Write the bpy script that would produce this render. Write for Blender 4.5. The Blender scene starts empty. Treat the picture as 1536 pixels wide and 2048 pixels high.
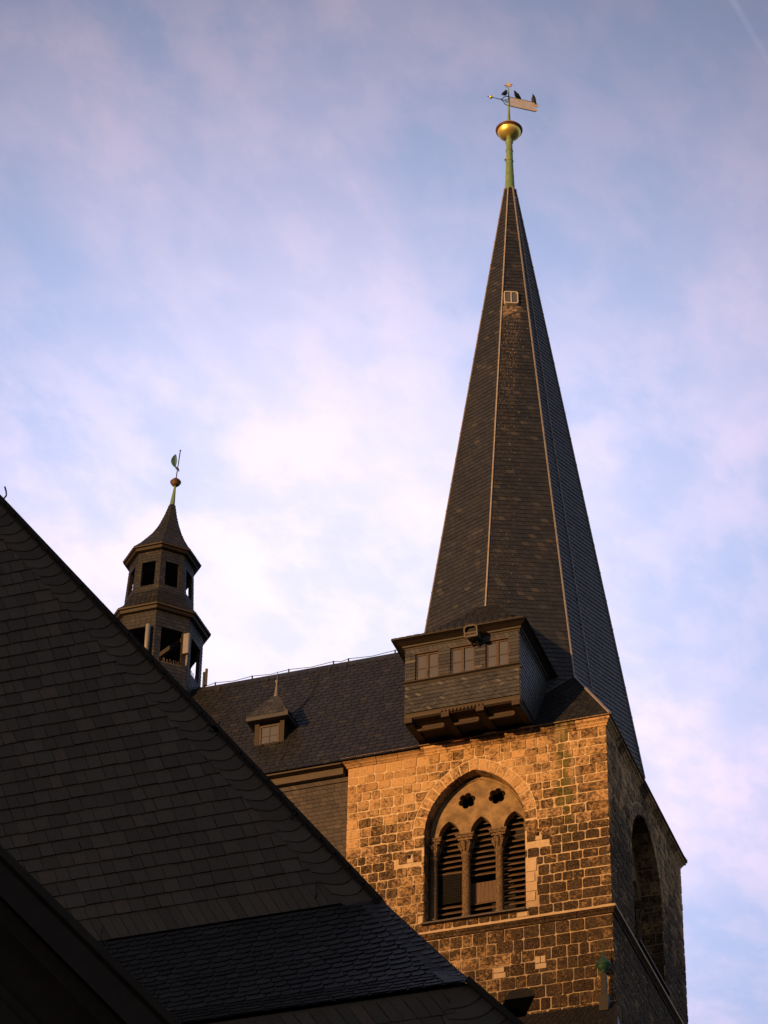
import bpy, bmesh, math, random
from mathutils import Vector, Matrix
random.seed(7)
S = bpy.context.scene
COL = S.collection
rad = math.radians

# ------------------------------------------------------------------ camera
cam_d = bpy.data.cameras.new('camera'); cam = bpy.data.objects.new('camera', cam_d); COL.objects.link(cam)
YAW, PITCH, ROLL, FPX = 0.3436, 0.6416, 0.0198, 5858.78
cy, sy, cp, sp = math.cos(YAW), math.sin(YAW), math.cos(PITCH), math.sin(PITCH)
Fv = Vector((-sy*cp, cy*cp, sp)); Rv = Vector((cy, sy, 0)); Uv = Rv.cross(Fv)
R2 = math.cos(ROLL)*Rv + math.sin(ROLL)*Uv; U2 = -math.sin(ROLL)*Rv + math.cos(ROLL)*Uv
M = Matrix((R2, U2, -Fv)).transposed().to_4x4(); M.translation = Vector((15.8945, -61.6164, 1.6))
cam.matrix_world = M
cam_d.sensor_fit = 'VERTICAL'; cam_d.sensor_height = 24.0; cam_d.lens = FPX/2048*24.0
cam_d.clip_start = 0.5; cam_d.clip_end = 6000
S.camera = cam
S.render.resolution_x, S.render.resolution_y = 768, 1024

# ------------------------------------------------------------------ light
SUN_EL, SUN_AZ = rad(2.0), rad(26)          # azimuth: turned from the facade's normal (-Y) towards -X
sdir = Vector((-math.sin(SUN_AZ)*math.cos(SUN_EL), -math.cos(SUN_AZ)*math.cos(SUN_EL), math.sin(SUN_EL)))
sl = bpy.data.lights.new('sun', 'SUN'); sl.energy = 5.0; sl.angle = rad(0.55); sl.color = (1.0, 0.515, 0.18)
so = bpy.data.objects.new('sun', sl); COL.objects.link(so); so.rotation_euler = sdir.to_track_quat('Z', 'Y').to_euler()
so.location = (0, -80, 90)

W = bpy.data.worlds.new('World'); S.world = W; W.use_nodes = True
SKYMUL = (4.8, 4.7, 4.8)
nt = W.node_tree; nt.nodes.clear(); N = nt.nodes; Lk = nt.links
out = N.new('ShaderNodeOutputWorld'); bg = N.new('ShaderNodeBackground')
sky = N.new('ShaderNodeTexSky'); sky.sky_type = 'NISHITA'; sky.sun_disc = False
sky.sun_elevation = SUN_EL; sky.sun_rotation = math.atan2(sdir.x, sdir.y); sky.ozone_density = 2.0; sky.dust_density = 1.5
bg.inputs['Strength'].default_value = 0.12
tc = N.new('ShaderNodeTexCoord')
def nd(t, **kw):
    n = N.new(t)
    for k, v in kw.items():
        if k in n.inputs: n.inputs[k].default_value = v
        else: setattr(n, k, v)
    return n
def vm(op, a, b=None, s=None):
    n = N.new('ShaderNodeVectorMath'); n.operation = op; Lk.new(a, n.inputs[0])
    if b is not None:
        if isinstance(b, tuple): n.inputs[1].default_value = b
        else: Lk.new(b, n.inputs[1])
    if s is not None: n.inputs['Scale'].default_value = s
    return n
def mt(op, a, b=0.0, c=None, clamp=False):
    n = N.new('ShaderNodeMath'); n.operation = op; n.use_clamp = clamp
    for i, v in enumerate((a, b, c)):
        if v is None: continue
        if isinstance(v, (int, float)): n.inputs[i].default_value = v
        else: Lk.new(v, n.inputs[i])
    return n.outputs[0]
sep = N.new('ShaderNodeSeparateXYZ'); Lk.new(tc.outputs['Generated'], sep.inputs[0])
zz = mt('MAXIMUM', sep.outputs['Z'], 0.08)
comb = N.new('ShaderNodeCombineXYZ'); Lk.new(mt('DIVIDE', sep.outputs['X'], zz), comb.inputs[0]); Lk.new(mt('DIVIDE', sep.outputs['Y'], zz), comb.inputs[1])
def noise(scale, detail, rough, dist, off):
    mp = N.new('ShaderNodeMapping'); mp.inputs['Location'].default_value = off; mp.inputs['Rotation'].default_value = (0, 0, rad(-25)); mp.inputs['Scale'].default_value = (1.0, 0.62, 1)
    Lk.new(comb.outputs[0], mp.inputs[0])
    n = nd('ShaderNodeTexNoise'); n.inputs['Scale'].default_value = scale; n.inputs['Detail'].default_value = detail
    n.inputs['Roughness'].default_value = rough; n.inputs['Distortion'].default_value = dist
    Lk.new(mp.outputs[0], n.inputs['Vector']); return n.outputs['Fac']
def ramp(f, a, b):
    n = N.new('ShaderNodeMapRange'); n.interpolation_type = 'SMOOTHSTEP'; n.inputs['From Min'].default_value = a; n.inputs['From Max'].default_value = b
    Lk.new(f, n.inputs['Value']); return n.outputs['Result']
def mixc(f, a, b):
    n = N.new('ShaderNodeMix'); n.data_type = 'RGBA'
    if isinstance(f, float): n.inputs['Factor'].default_value = f
    else: Lk.new(f, n.inputs['Factor'])
    for i, v in ((6, a), (7, b)):
        if isinstance(v, tuple): n.inputs[i].default_value = v
        else: Lk.new(v, n.inputs[i])
    return n.outputs[2]
c1 = ramp(noise(6.5, 3, 0.5, 0.10, (3.1, 0.4, 0)), 0.38, 0.66)
c2 = ramp(noise(24.0, 5, 0.58, 0.12, (0.7, 5.2, 0)), 0.36, 0.68)
c3 = ramp(noise(2.4, 2, 0.5, 0.1, (9.7, 1.2, 0)), 0.38, 0.62)
dc = N.new('ShaderNodeVectorMath'); dc.operation = 'DOT_PRODUCT'; Lk.new(tc.outputs['Generated'], dc.inputs[0]); dc.inputs[1].default_value = (-0.300, 0.780, 0.549)
ang = mt('ARCCOSINE', mt('MINIMUM', dc.outputs['Value'], 1.0))          # angle from the bright veil of cloud behind the nave
veil = ramp(ang, rad(11.5), rad(0.5))
far = ramp(ang, rad(30), rad(80))
cov = mt('ADD', mt('MULTIPLY', c1, 0.38), mt('MULTIPLY', c2, 0.34))
cov = mt('ADD', mt('MULTIPLY', cov, mt('ADD', mt('MULTIPLY', c3, 0.65), 0.50)), mt('MULTIPLY', veil, 0.60), clamp=True)
cov = mt('ADD', cov, 0.07, clamp=True)
skyc = vm('MULTIPLY', sky.outputs[0], SKYMUL)
base = mixc(0.80, skyc.outputs[0], (4.5, 5.6, 9.0, 1))
base = mixc(far, base, skyc.outputs[0])
pink = mixc(veil, (8.2, 6.9, 9.2, 1), (8.2, 7.5, 8.5, 1))
pink = mixc(far, pink, (6.6, 5.5, 5.4, 1))
fin = mixc(cov, base, pink)
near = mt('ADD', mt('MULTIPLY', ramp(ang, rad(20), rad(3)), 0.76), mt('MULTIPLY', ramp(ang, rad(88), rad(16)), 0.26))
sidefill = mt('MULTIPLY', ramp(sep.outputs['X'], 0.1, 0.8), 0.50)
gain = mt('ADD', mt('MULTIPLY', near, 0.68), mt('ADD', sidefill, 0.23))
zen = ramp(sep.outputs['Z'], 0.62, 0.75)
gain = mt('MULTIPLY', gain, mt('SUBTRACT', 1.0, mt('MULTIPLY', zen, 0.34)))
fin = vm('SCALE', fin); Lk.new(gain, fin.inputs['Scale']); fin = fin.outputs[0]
# one old contrail, a great circle across the upper right
dn = N.new('ShaderNodeVectorMath'); dn.operation = 'DOT_PRODUCT'; Lk.new(tc.outputs['Generated'], dn.inputs[0]); dn.inputs[1].default_value = (-0.94111858, 0.152106, -0.30192646)
trail = mt('MULTIPLY', ramp(mt('ABSOLUTE', dn.outputs['Value']), 0.0016, 0.0003), mt('MULTIPLY', ramp(sep.outputs['Z'], 0.66, 0.74), 0.07))
fin = mixc(trail, fin, (5.5, 5.4, 6.8, 1))
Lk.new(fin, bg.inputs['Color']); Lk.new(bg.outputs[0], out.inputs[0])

S.view_settings.view_transform = 'Standard'; S.view_settings.look = 'None'; S.view_settings.exposure = 0.25; S.view_settings.gamma = 1.0
S.cycles.max_bounces = 6

# ------------------------------------------------------------------ materials
class MatB:
    def __init__(s, name, rough=0.6, spec=0.5, metal=0.0):
        s.m = bpy.data.materials.new(name); s.m.use_nodes = True; s.nt = s.m.node_tree; s.N = s.nt.nodes; s.L = s.nt.links
        s.b = s.N['Principled BSDF']; s.b.inputs['Roughness'].default_value = rough; s.b.inputs['Metallic'].default_value = metal
        s.b.inputs['Specular IOR Level'].default_value = spec
        g = s.N.new('ShaderNodeNewGeometry'); s.pos = g.outputs['Position']
        a = s.N.new('ShaderNodeAttribute'); a.attribute_name = 'var'; s.var = a.outputs['Fac']
    def noise(s, scale, detail=4, rough=0.55, sc=(1, 1, 1), off=(0, 0, 0)):
        mp = s.N.new('ShaderNodeMapping'); mp.inputs['Scale'].default_value = sc; mp.inputs['Location'].default_value = off; s.L.new(s.pos, mp.inputs[0])
        n = s.N.new('ShaderNodeTexNoise'); n.inputs['Scale'].default_value = scale; n.inputs['Detail'].default_value = detail; n.inputs['Roughness'].default_value = rough
        s.L.new(mp.outputs[0], n.inputs['Vector']); return n.outputs['Fac']
    def rng(s, f, a, b, c=0.0, d=1.0):
        n = s.N.new('ShaderNodeMapRange'); n.interpolation_type = 'SMOOTHSTEP'
        for k, v in (('From Min', a), ('From Max', b), ('To Min', c), ('To Max', d)): n.inputs[k].default_value = v
        s.L.new(f, n.inputs['Value']); return n.outputs['Result']
    def mix(s, f, a, b, mode='MIX'):
        n = s.N.new('ShaderNodeMix'); n.data_type = 'RGBA'; n.blend_type = mode
        if isinstance(f, (int, float)): n.inputs['Factor'].default_value = f
        else: s.L.new(f, n.inputs['Factor'])
        for i, v in ((6, a), (7, b)):
            if isinstance(v, tuple): n.inputs[i].default_value = v if len(v) == 4 else (*v, 1)
            else: s.L.new(v, n.inputs[i])
        return n.outputs[2]
    def math(s, op, a, b=0.0, clamp=False):
        n = s.N.new('ShaderNodeMath'); n.operation = op; n.use_clamp = clamp
        for i, v in enumerate((a, b)):
            if isinstance(v, (int, float)): n.inputs[i].default_value = v
            else: s.L.new(v, n.inputs[i])
        return n.outputs[0]
    def xyz(s):
        n = s.N.new('ShaderNodeSeparateXYZ'); s.L.new(s.pos, n.inputs[0]); return n.outputs
    def col(s, c):
        if isinstance(c, tuple): s.b.inputs['Base Color'].default_value = (*c, 1)
        else: s.L.new(c, s.b.inputs['Base Color'])
        return s
    def rough(s, f): s.L.new(f, s.b.inputs['Roughness']); return s
    def bump(s, f, strength, dist):
        n = s.N.new('ShaderNodeBump'); n.inputs['Strength'].default_value = strength; n.inputs['Distance'].default_value = dist
        s.L.new(f, n.inputs['Height']); s.L.new(n.outputs[0], s.b.inputs['Normal']); return s

def slate_mat(name, dark, light, odd, rough=0.5, spec=0.45, stain=0.0):
    m = MatB(name, rough, spec)
    base = m.mix(m.rng(m.var, 0, 1), dark, light)
    base = m.mix(m.rng(m.var, 0.93, 0.97), base, odd)
    n1 = m.noise(26, 5, 0.65); n2 = m.noise(1.3, 3, 0.6)
    base = m.mix(m.rng(n1, 0.3, 0.75, 0.0, 0.55), base, m.mix(0.5, base, light))
    base = m.mix(m.rng(n2, 0.45, 0.75, 0, 0.5), base, tuple(x*0.7 for x in odd))
    if stain:
        x, y, z = m.xyz()
        # rust and lime washed down from the hatch frame
        s = m.math('MULTIPLY', m.rng(z, 52.5, 59.4, 0.12, 1.0), m.rng(z, 59.75, 59.55))
        s = m.math('MULTIPLY', s, m.math('MULTIPLY', m.rng(x, -3.62, -3.42), m.rng(x, -2.9, -3.06)))
        sp = m.rng(m.noise(30, 4, 0.7, (1, 1, 0.45), (2, 0, 0)), 0.56, 0.64)
        up = m.rng(z, 58.9, 59.6); sp = m.math('MAXIMUM', sp, m.math('MULTIPLY', up, m.rng(m.noise(7, 3), 0.4, 0.6)))
        base = m.mix(m.math('MULTIPLY', m.math('MULTIPLY', s, sp), stain), base, (0.30, 0.22, 0.15))
        dots = m.math('MULTIPLY', m.rng(m.noise(14, 2, 0.5, (1.6, 1.6, 0.8)), 0.70, 0.74), m.math('MULTIPLY', m.rng(x, -3.7, -3.4), m.rng(x, -2.4, -2.8)))
        base = m.mix(m.math('MULTIPLY', dots, 0.8), base, (0.35, 0.27, 0.18))
    m.col(base); m.rough(m.rng(n1, 0.2, 0.8, rough-0.1, rough+0.15)); m.bump(n1, 0.35, 0.01)
    return m.m
M_ = {}
M_['slate_spire'] = slate_mat('spire slate', (0.007, 0.0085, 0.0125), (0.0165, 0.0185, 0.0255), (0.040, 0.037, 0.037), 0.48, 0.7, stain=1.0)
M_['slate_nave'] = slate_mat('nave slate', (0.010, 0.0105, 0.012), (0.018, 0.0185, 0.021), (0.028, 0.026, 0.025), 0.50, 0.35)
M_['slate_wall'] = slate_mat('wall slate', (0.033, 0.030, 0.033), (0.058, 0.050, 0.050), (0.08, 0.067, 0.062), 0.6, 0.35)
M_['slate_bay'] = slate_mat('bay slate', (0.021, 0.023, 0.033), (0.050, 0.053, 0.066), (0.095, 0.095, 0.105), 0.6, 0.35)
M_['slate_gable'] = slate_mat('gable slate', (0.050, 0.048, 0.045), (0.080, 0.075, 0.069), (0.092, 0.074, 0.065), 0.60, 0.3)
M_['slate_pent'] = slate_mat('pent slate', (0.011, 0.0115, 0.013), (0.020, 0.0205, 0.023), (0.030, 0.028, 0.027), 0.42, 0.5)
M_['slate_turret'] = slate_mat('turret slate', (0.010, 0.011, 0.0155), (0.022, 0.0235, 0.030), (0.036, 0.033, 0.033), 0.55, 0.5)

def stone_mat():
    m = MatB('ashlar stone', 0.9, 0.15)
    x, y, z = m.xyz()
    n_big = m.noise(0.55, 4, 0.6, off=(3, 1, 0)); n_mid = m.noise(3.2, 5, 0.65); n_f = m.noise(12, 6, 0.8); n_ff = m.noise(19, 6, 0.85, off=(1, 4, 2))
    v = m.var
    pale = m.mix(m.rng(v, 0.0, 1.0), (0.30, 0.185, 0.09), (0.48, 0.31, 0.16))
    dark = m.mix(m.rng(v, 0.0, 1.0), (0.040, 0.028, 0.019), (0.090, 0.064, 0.042))
    # soot: heavy low on the tower and towards the corner, light high up on the left
    dark = m.mix(m.rng(n_ff, 0.30, 0.70), m.mix(0.72, dark, (0.008, 0.005, 0.004)), m.mix(0.30, dark, (0.20, 0.13, 0.08)))
    dark = m.mix(m.rng(n_mid, 0.40, 0.62, 0.55, 0.0), dark, (0.018, 0.012, 0.008))
    speck = m.noise(34, 3, 0.8, off=(9, 2, 4))
    dark = m.mix(m.rng(speck, 0.55, 0.68, 0.0, 0.75), dark, (0.20, 0.135, 0.085))
    dark = m.mix(m.rng(speck, 0.50, 0.40, 0.0, 0.85), dark, (0.009, 0.006, 0.004))
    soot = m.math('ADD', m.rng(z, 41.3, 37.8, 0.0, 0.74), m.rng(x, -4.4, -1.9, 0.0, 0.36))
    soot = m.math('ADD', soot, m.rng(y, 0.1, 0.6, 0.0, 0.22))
    soot = m.math('ADD', soot, m.rng(n_big, 0.32, 0.68, -0.45, 0.30))
    soot = m.math('ADD', soot, m.rng(v, 0, 1, 0.36, -0.16))
    soot = m.math('ADD', soot, m.rng(n_mid, 0.3, 0.7, -0.34, 0.34))
    pits = m.rng(n_f, 0.38, 0.60, 0.85, -0.55)
    pits = m.math('ADD', pits, m.rng(n_ff, 0.35, 0.65, -0.35, 0.35))
    f = m.math('ADD', m.math('MULTIPLY', soot, 1.0), m.math('MULTIPLY', pits, 0.62), clamp=True)
    c = m.mix(f, pale, dark)
    # green algae streak under the cornice near the corner
    dx = m.math('ADD', x, m.rng(m.noise(2.2, 3), 0.3, 0.7, -0.16, 0.16))
    g = m.math('MULTIPLY', m.rng(dx, -1.40, -1.22), m.rng(dx, -0.86, -1.05))
    g = m.math('MULTIPLY', g, m.math('MULTIPLY', m.rng(z, 38.6, 40.6), m.rng(y, 0.4, 0.1)))
    g = m.math('MULTIPLY', g, m.rng(n_f, 0.3, 0.6, 0.35, 0.95))
    c = m.mix(m.math('MULTIPLY', g, 0.85), c, (0.045, 0.06, 0.012))
    # pale lime runs beside it
    r = m.math('MULTIPLY', m.rng(m.noise(2.6, 2, 0.5, (1, 1, 0.12), (5, 0, 0)), 0.56, 0.66), m.rng(z, 40.2, 41.6))
    c = m.mix(m.math('MULTIPLY', m.math('MULTIPLY', r, m.rng(x, -1.9, -1.2)), 0.75), c, (0.36, 0.25, 0.14))
    # repair stones: attribute above one
    c = m.mix(m.rng(v, 1.2, 1.5), c, m.mix(m.rng(n_mid, 0.3, 0.7), (0.42, 0.31, 0.21), (0.50, 0.38, 0.26)))
    m.col(c)
    h = m.math('ADD', m.math('MULTIPLY', n_f, 0.7), m.math('MULTIPLY', n_mid, 0.6))
    m.bump(h, 0.9, 0.05); return m.m
def mortar_mat():
    m = MatB('lime mortar', 0.95, 0.1); n = m.noise(9, 5, 0.7); nb = m.noise(0.8, 3)
    c = m.mix(m.rng(n, 0.3, 0.7), (0.38, 0.285, 0.18), (0.56, 0.43, 0.29)); c = m.mix(m.rng(nb, 0.55, 0.75, 0, 0.5), c, (0.16, 0.115, 0.07))
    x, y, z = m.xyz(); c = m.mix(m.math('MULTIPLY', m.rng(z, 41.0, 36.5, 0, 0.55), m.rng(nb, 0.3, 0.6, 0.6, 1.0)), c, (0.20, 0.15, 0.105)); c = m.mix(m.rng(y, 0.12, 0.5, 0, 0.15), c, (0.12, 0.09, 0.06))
    m.col(c); m.bump(n, 0.5, 0.02); return m.m
M_['stone'] = stone_mat(); M_['mortar'] = mortar_mat()
def simple(name, c1, c2, rough=0.7, scale=8, sc=(1, 1, 1), metal=0.0, spec=0.4, bump=0.3, bd=0.01):
    m = MatB(name, rough, spec, metal); n = m.noise(scale, 5, 0.65, sc)
    m.col(m.mix(m.rng(n, 0.3, 0.7), c1, c2)); m.bump(n, bump, bd); return m.m
M_['dressed'] = simple('dressed sandstone', (0.115, 0.078, 0.045), (0.32, 0.21, 0.125), 0.9, 11, bump=0.8, bd=0.03, spec=0.15)
M_['dressed_dark'] = simple('weathered column stone', (0.035, 0.025, 0.017), (0.19, 0.13, 0.08), 0.9, 24, bump=0.8, bd=0.02, spec=0.15)
M_['tympanum'] = simple('smoothed plaster stone', (0.13, 0.09, 0.052), (0.26, 0.18, 0.10), 0.9, 3.2, bump=0.8, bd=0.02, spec=0.15)
M_['brick'] = simple('red brick', (0.20, 0.055, 0.025), (0.32, 0.13, 0.06), 0.9, 14, (1, 1, 2), spec=0.1)
M_['wood_dark'] = simple('dark stained timber', (0.010, 0.007, 0.006), (0.020, 0.014, 0.010), 0.6, 9, (0.3, 1, 6))
M_['wood_beam'] = simple('carved oak', (0.018, 0.010, 0.006), (0.040, 0.022, 0.013), 0.65, 9, (0.3, 1, 4))
M_['wood_frame'] = simple('brown window frame', (0.045, 0.028, 0.024), (0.07, 0.044, 0.036), 0.5, 12)
M_['louvre'] = simple('louvre board', (0.036, 0.021, 0.014), (0.11, 0.064, 0.037), 0.7, 7, (0.5, 2, 8))
M_['board'] = simple('weathered boards', (0.06, 0.034, 0.02), (0.12, 0.07, 0.042), 0.7, 5, (8, 1, 0.6))
M_['black'] = simple('tar and shade black', (0.006, 0.006, 0.006), (0.012, 0.011, 0.011), 0.8, 6)  # also carries painted-in shade under the bay and inside the belfry
M_['fascia'] = simple('pale timber fascia', (0.042, 0.033, 0.027), (0.072, 0.056, 0.044), 0.7, 6, (0.4, 1, 4))
M_['copper_strip'] = simple('copper ridge strip', (0.24, 0.215, 0.21), (0.34, 0.31, 0.30), 0.5, 3, (1, 1, 3), metal=0.15)
M_['verdigris'] = simple('verdigris copper', (0.10, 0.19, 0.10), (0.19, 0.27, 0.13), 0.6, 5, (1, 1, 0.4), spec=0.3)
M_['verdigris_dark'] = simple('dark green copper', (0.012, 0.045, 0.03), (0.03, 0.085, 0.055), 0.55, 9)
M_['gold'] = simple('gilding', (0.80, 0.62, 0.16), (0.95, 0.78, 0.26), 0.42, 4, metal=0.75, bump=0.1)
M_['gold_leaf'] = simple('worn gilt sheet', (0.44, 0.40, 0.35), (0.55, 0.50, 0.44), 0.55, 20, metal=0.2)
M_['redbrown'] = simple('red brown band', (0.06, 0.02, 0.012), (0.10, 0.035, 0.02), 0.5, 8)
M_['bronze'] = simple('tarnished bronze ball', (0.10, 0.06, 0.035), (0.17, 0.10, 0.06), 0.5, 12, metal=0.3)
M_['lead'] = simple('lead sheet', (0.10, 0.10, 0.11), (0.16, 0.155, 0.165), 0.6, 6)
M_['grey_metal'] = simple('dull grey metal', (0.05, 0.043, 0.04), (0.085, 0.074, 0.068), 0.6, 8)
M_['white_plastic'] = simple('off white antenna shell', (0.15, 0.145, 0.155), (0.19, 0.185, 0.195), 0.5, 3)
M_['leaf_green'] = simple('pale green copper leaf', (0.06, 0.16, 0.17), (0.12, 0.26, 0.26), 0.6, 20)
M_['iron'] = simple('old iron', (0.015, 0.013, 0.012), (0.03, 0.025, 0.022), 0.6, 10)
M_['spike'] = simple('steel spikes', (0.08, 0.06, 0.05), (0.12, 0.09, 0.07), 0.5, 10)
M_['feather'] = simple('black feathers', (0.006, 0.006, 0.008), (0.014, 0.013, 0.017), 0.6, 30)
M_['render_dark'] = simple('dark render', (0.02, 0.018, 0.015), (0.035, 0.03, 0.026), 0.9, 3)
def glass():
    m = MatB('old window glass', 0.12, 0.6); m.col((0.085, 0.09, 0.11)); n = m.noise(2.5, 2); m.bump(n, 0.25, 0.02); return m.m
M_['glass'] = glass()
M_['ground'] = simple('cobbled ground', (0.07, 0.065, 0.06), (0.12, 0.11, 0.10), 0.9, 2)
M_['sun_blocker'] = simple('sun blocker surface', (0.03, 0.04, 0.02), (0.06, 0.07, 0.035), 0.95, 0.05)

# ------------------------------------------------------------------ mesh helper
class MB:
    def __init__(s): s.v = []; s.f = []; s.mi = []; s.var = []; s.sm = []
    def add(s, vs, fs, mi=0, var=0.5, smooth=False):
        o = len(s.v); s.v += [tuple(p) for p in vs]
        for f in fs: s.f.append(tuple(i+o for i in f)); s.mi.append(mi); s.var.append(var); s.sm.append(smooth)
    def quad(s, a, b, c, d, **k): s.add([a, b, c, d], [(0, 1, 2, 3)], **k)
    def poly(s, pts, **k): s.add(pts, [tuple(range(len(pts)))], **k)
    def box(s, lo, hi, bevel=0.0, **k):
        (x0, y0, z0), (x1, y1, z1) = lo, hi
        if bevel <= 0:
            vs = [(x0,y0,z0),(x1,y0,z0),(x1,y1,z0),(x0,y1,z0),(x0,y0,z1),(x1,y0,z1),(x1,y1,z1),(x0,y1,z1)]
            s.add(vs, [(3,2,1,0),(4,5,6,7),(0,1,5,4),(1,2,6,5),(2,3,7,6),(3,0,4,7)], **k); return
        b = bevel
        s.prism([(x0+b,y0),(x1-b,y0),(x1,y0+b),(x1,y1-b),(x1-b,y1),(x0+b,y1),(x0,y1-b),(x0,y0+b)], z0, z1, **k)
    def prism(s, xy, z0, z1, **k):
        n = len(xy); vs = [(x, y, z0) for x, y in xy]+[(x, y, z1) for x, y in xy]
        s.add(vs, [tuple(reversed(range(n))), tuple(range(n, 2*n))]+[(i, (i+1) % n, n+(i+1) % n, n+i) for i in range(n)], **k)
    def prism_y(s, xz, y0, y1, **k):
        n = len(xz); vs = [(x, y0, z) for x, z in xz]+[(x, y1, z) for x, z in xz]
        s.add(vs, [tuple(range(n)), tuple(reversed(range(n, 2*n)))]+[((i+1) % n, i, n+i, n+(i+1) % n) for i in range(n)], **k)
    def prism_x(s, yz, x0, x1, **k):
        n = len(yz); vs = [(x0, y, z) for y, z in yz]+[(x1, y, z) for y, z in yz]
        s.add(vs, [tuple(reversed(range(n))), tuple(range(n, 2*n))]+[(i, (i+1) % n, n+(i+1) % n, n+i) for i in range(n)], **k)
    def bar(s, a, b, w, h=None, up=(0, 0, 1), **k):
        a, b = Vector(a), Vector(b); h = w if h is None else h; d = (b-a).normalized(); u = Vector(up)
        if abs(d.dot(u)) > 0.98: u = Vector((0, 1, 0))
        r = d.cross(u).normalized(); u = r.cross(d); r *= w/2; u *= h/2
        s.add([a-r-u, a+r-u, a+r+u, a-r+u, b-r-u, b+r-u, b+r+u, b-r+u], [(0,1,2,3),(7,6,5,4),(0,4,5,1),(1,5,6,2),(2,6,7,3),(3,7,4,0)], **k)
    def tube(s, pts, rr, n=10, caps=True, **k):
        k.setdefault('smooth', True)
        if isinstance(rr, (int, float)): rr = [rr]*len(pts)
        pts = [Vector(p) for p in pts]; rings = []; vs = []
        prev = None
        for i, p in enumerate(pts):
            d = (pts[min(i+1, len(pts)-1)]-pts[max(i-1, 0)]).normalized()
            if prev is None: u = Vector((0, 0, 1)) if abs(d.z) < 0.9 else Vector((0, 1, 0)); u = (u-d*u.dot(d)).normalized()
            else: u = (prev-d*prev.dot(d)).normalized()
            prev = u; w = d.cross(u)
            vs += [p+(u*math.cos(2*math.pi*j/n)+w*math.sin(2*math.pi*j/n))*rr[i] for j in range(n)]
        fs = [(i*n+j, i*n+(j+1) % n, (i+1)*n+(j+1) % n, (i+1)*n+j) for i in range(len(pts)-1) for j in range(n)]
        if caps: fs += [tuple(reversed(range(n))), tuple(range((len(pts)-1)*n, len(pts)*n))]
        s.add(vs, fs, **k)
    def lathe(s, prof, c, n=32, phase=0.0, smooth=True, shift=None, mis=None, **k):
        vs = []
        for i, (r, z) in enumerate(prof):
            ox, oy = shift[i] if shift else (0, 0)
            vs += [(c[0]+ox+r*math.sin(phase+2*math.pi*j/n), c[1]+oy-r*math.cos(phase+2*math.pi*j/n), c[2]+z) for j in range(n)]
        for i in range(len(prof)-1):
            o = len(s.v) if i == 0 else o
            fs = [(i*n+j, i*n+(j+1) % n, (i+1)*n+(j+1) % n, (i+1)*n+j) for j in range(n)]
            if i == 0: s.add(vs, fs, smooth=smooth, mi=(mis[0] if mis else k.get('mi', 0)))
            else:
                for f in fs: s.f.append(tuple(q+o for q in f)); s.mi.append(mis[i] if mis else k.get('mi', 0)); s.var.append(0.5); s.sm.append(smooth)
        s.f.append(tuple(o+j for j in reversed(range(n)))); s.f.append(tuple(o+(len(prof)-1)*n+j for j in range(n)))
        for q in (0, -1): s.mi.append((mis[q] if mis else k.get('mi', 0))); s.var.append(0.5); s.sm.append(False)
    def ell(s, c, r, n=14, m=9, rot=None, **k):
        vs = []; fs = []
        for i in range(m+1):
            t = math.pi*i/m
            for j in range(n):
                p = Vector((r[0]*math.sin(t)*math.cos(2*math.pi*j/n), r[1]*math.sin(t)*math.sin(2*math.pi*j/n), -r[2]*math.cos(t)))
                if rot: p = rot @ p
                vs.append(p+Vector(c))
        for i in range(m):
            for j in range(n): fs.append((i*n+j, i*n+(j+1) % n, (i+1)*n+(j+1) % n, (i+1)*n+j))
        k.setdefault('smooth', True); s.add(vs, fs, **k)
    def build(s, name, mats, parent=None):
        if not isinstance(mats, (list, tuple)): mats = [mats]
        me = bpy.data.meshes.new(name); me.from_pydata([tuple(v) for v in s.v], [], s.f)
        for m in mats: me.materials.append(M_[m])
        me.polygons.foreach_set('material_index', s.mi); me.polygons.foreach_set('use_smooth', s.sm)
        a = me.attributes.new('var', 'FLOAT', 'FACE'); a.data.foreach_set('value', s.var)
        me.update(); o = bpy.data.objects.new(name, me); COL.objects.link(o)
        if parent is not None: o.parent = parent; o.matrix_parent_inverse = Matrix.Translation(-world_loc(parent))
        return o
def world_loc(o):
    v = Vector(o.location)
    if o.parent is not None and o.type == 'EMPTY': v += world_loc(o.parent)
    return v if o.type == 'EMPTY' else Vector((0, 0, 0))
def thing(name, loc, label, cat, group=None):
    o = bpy.data.objects.new(name, None); COL.objects.link(o); o.location = loc; o.empty_display_size = 0.3
    o['label'] = label; o['category'] = cat
    if group: o['group'] = group
    return o
def tag(o, label, cat, group=None):
    o['label'] = label; o['category'] = cat
    if group: o['group'] = group
    return o

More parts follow.
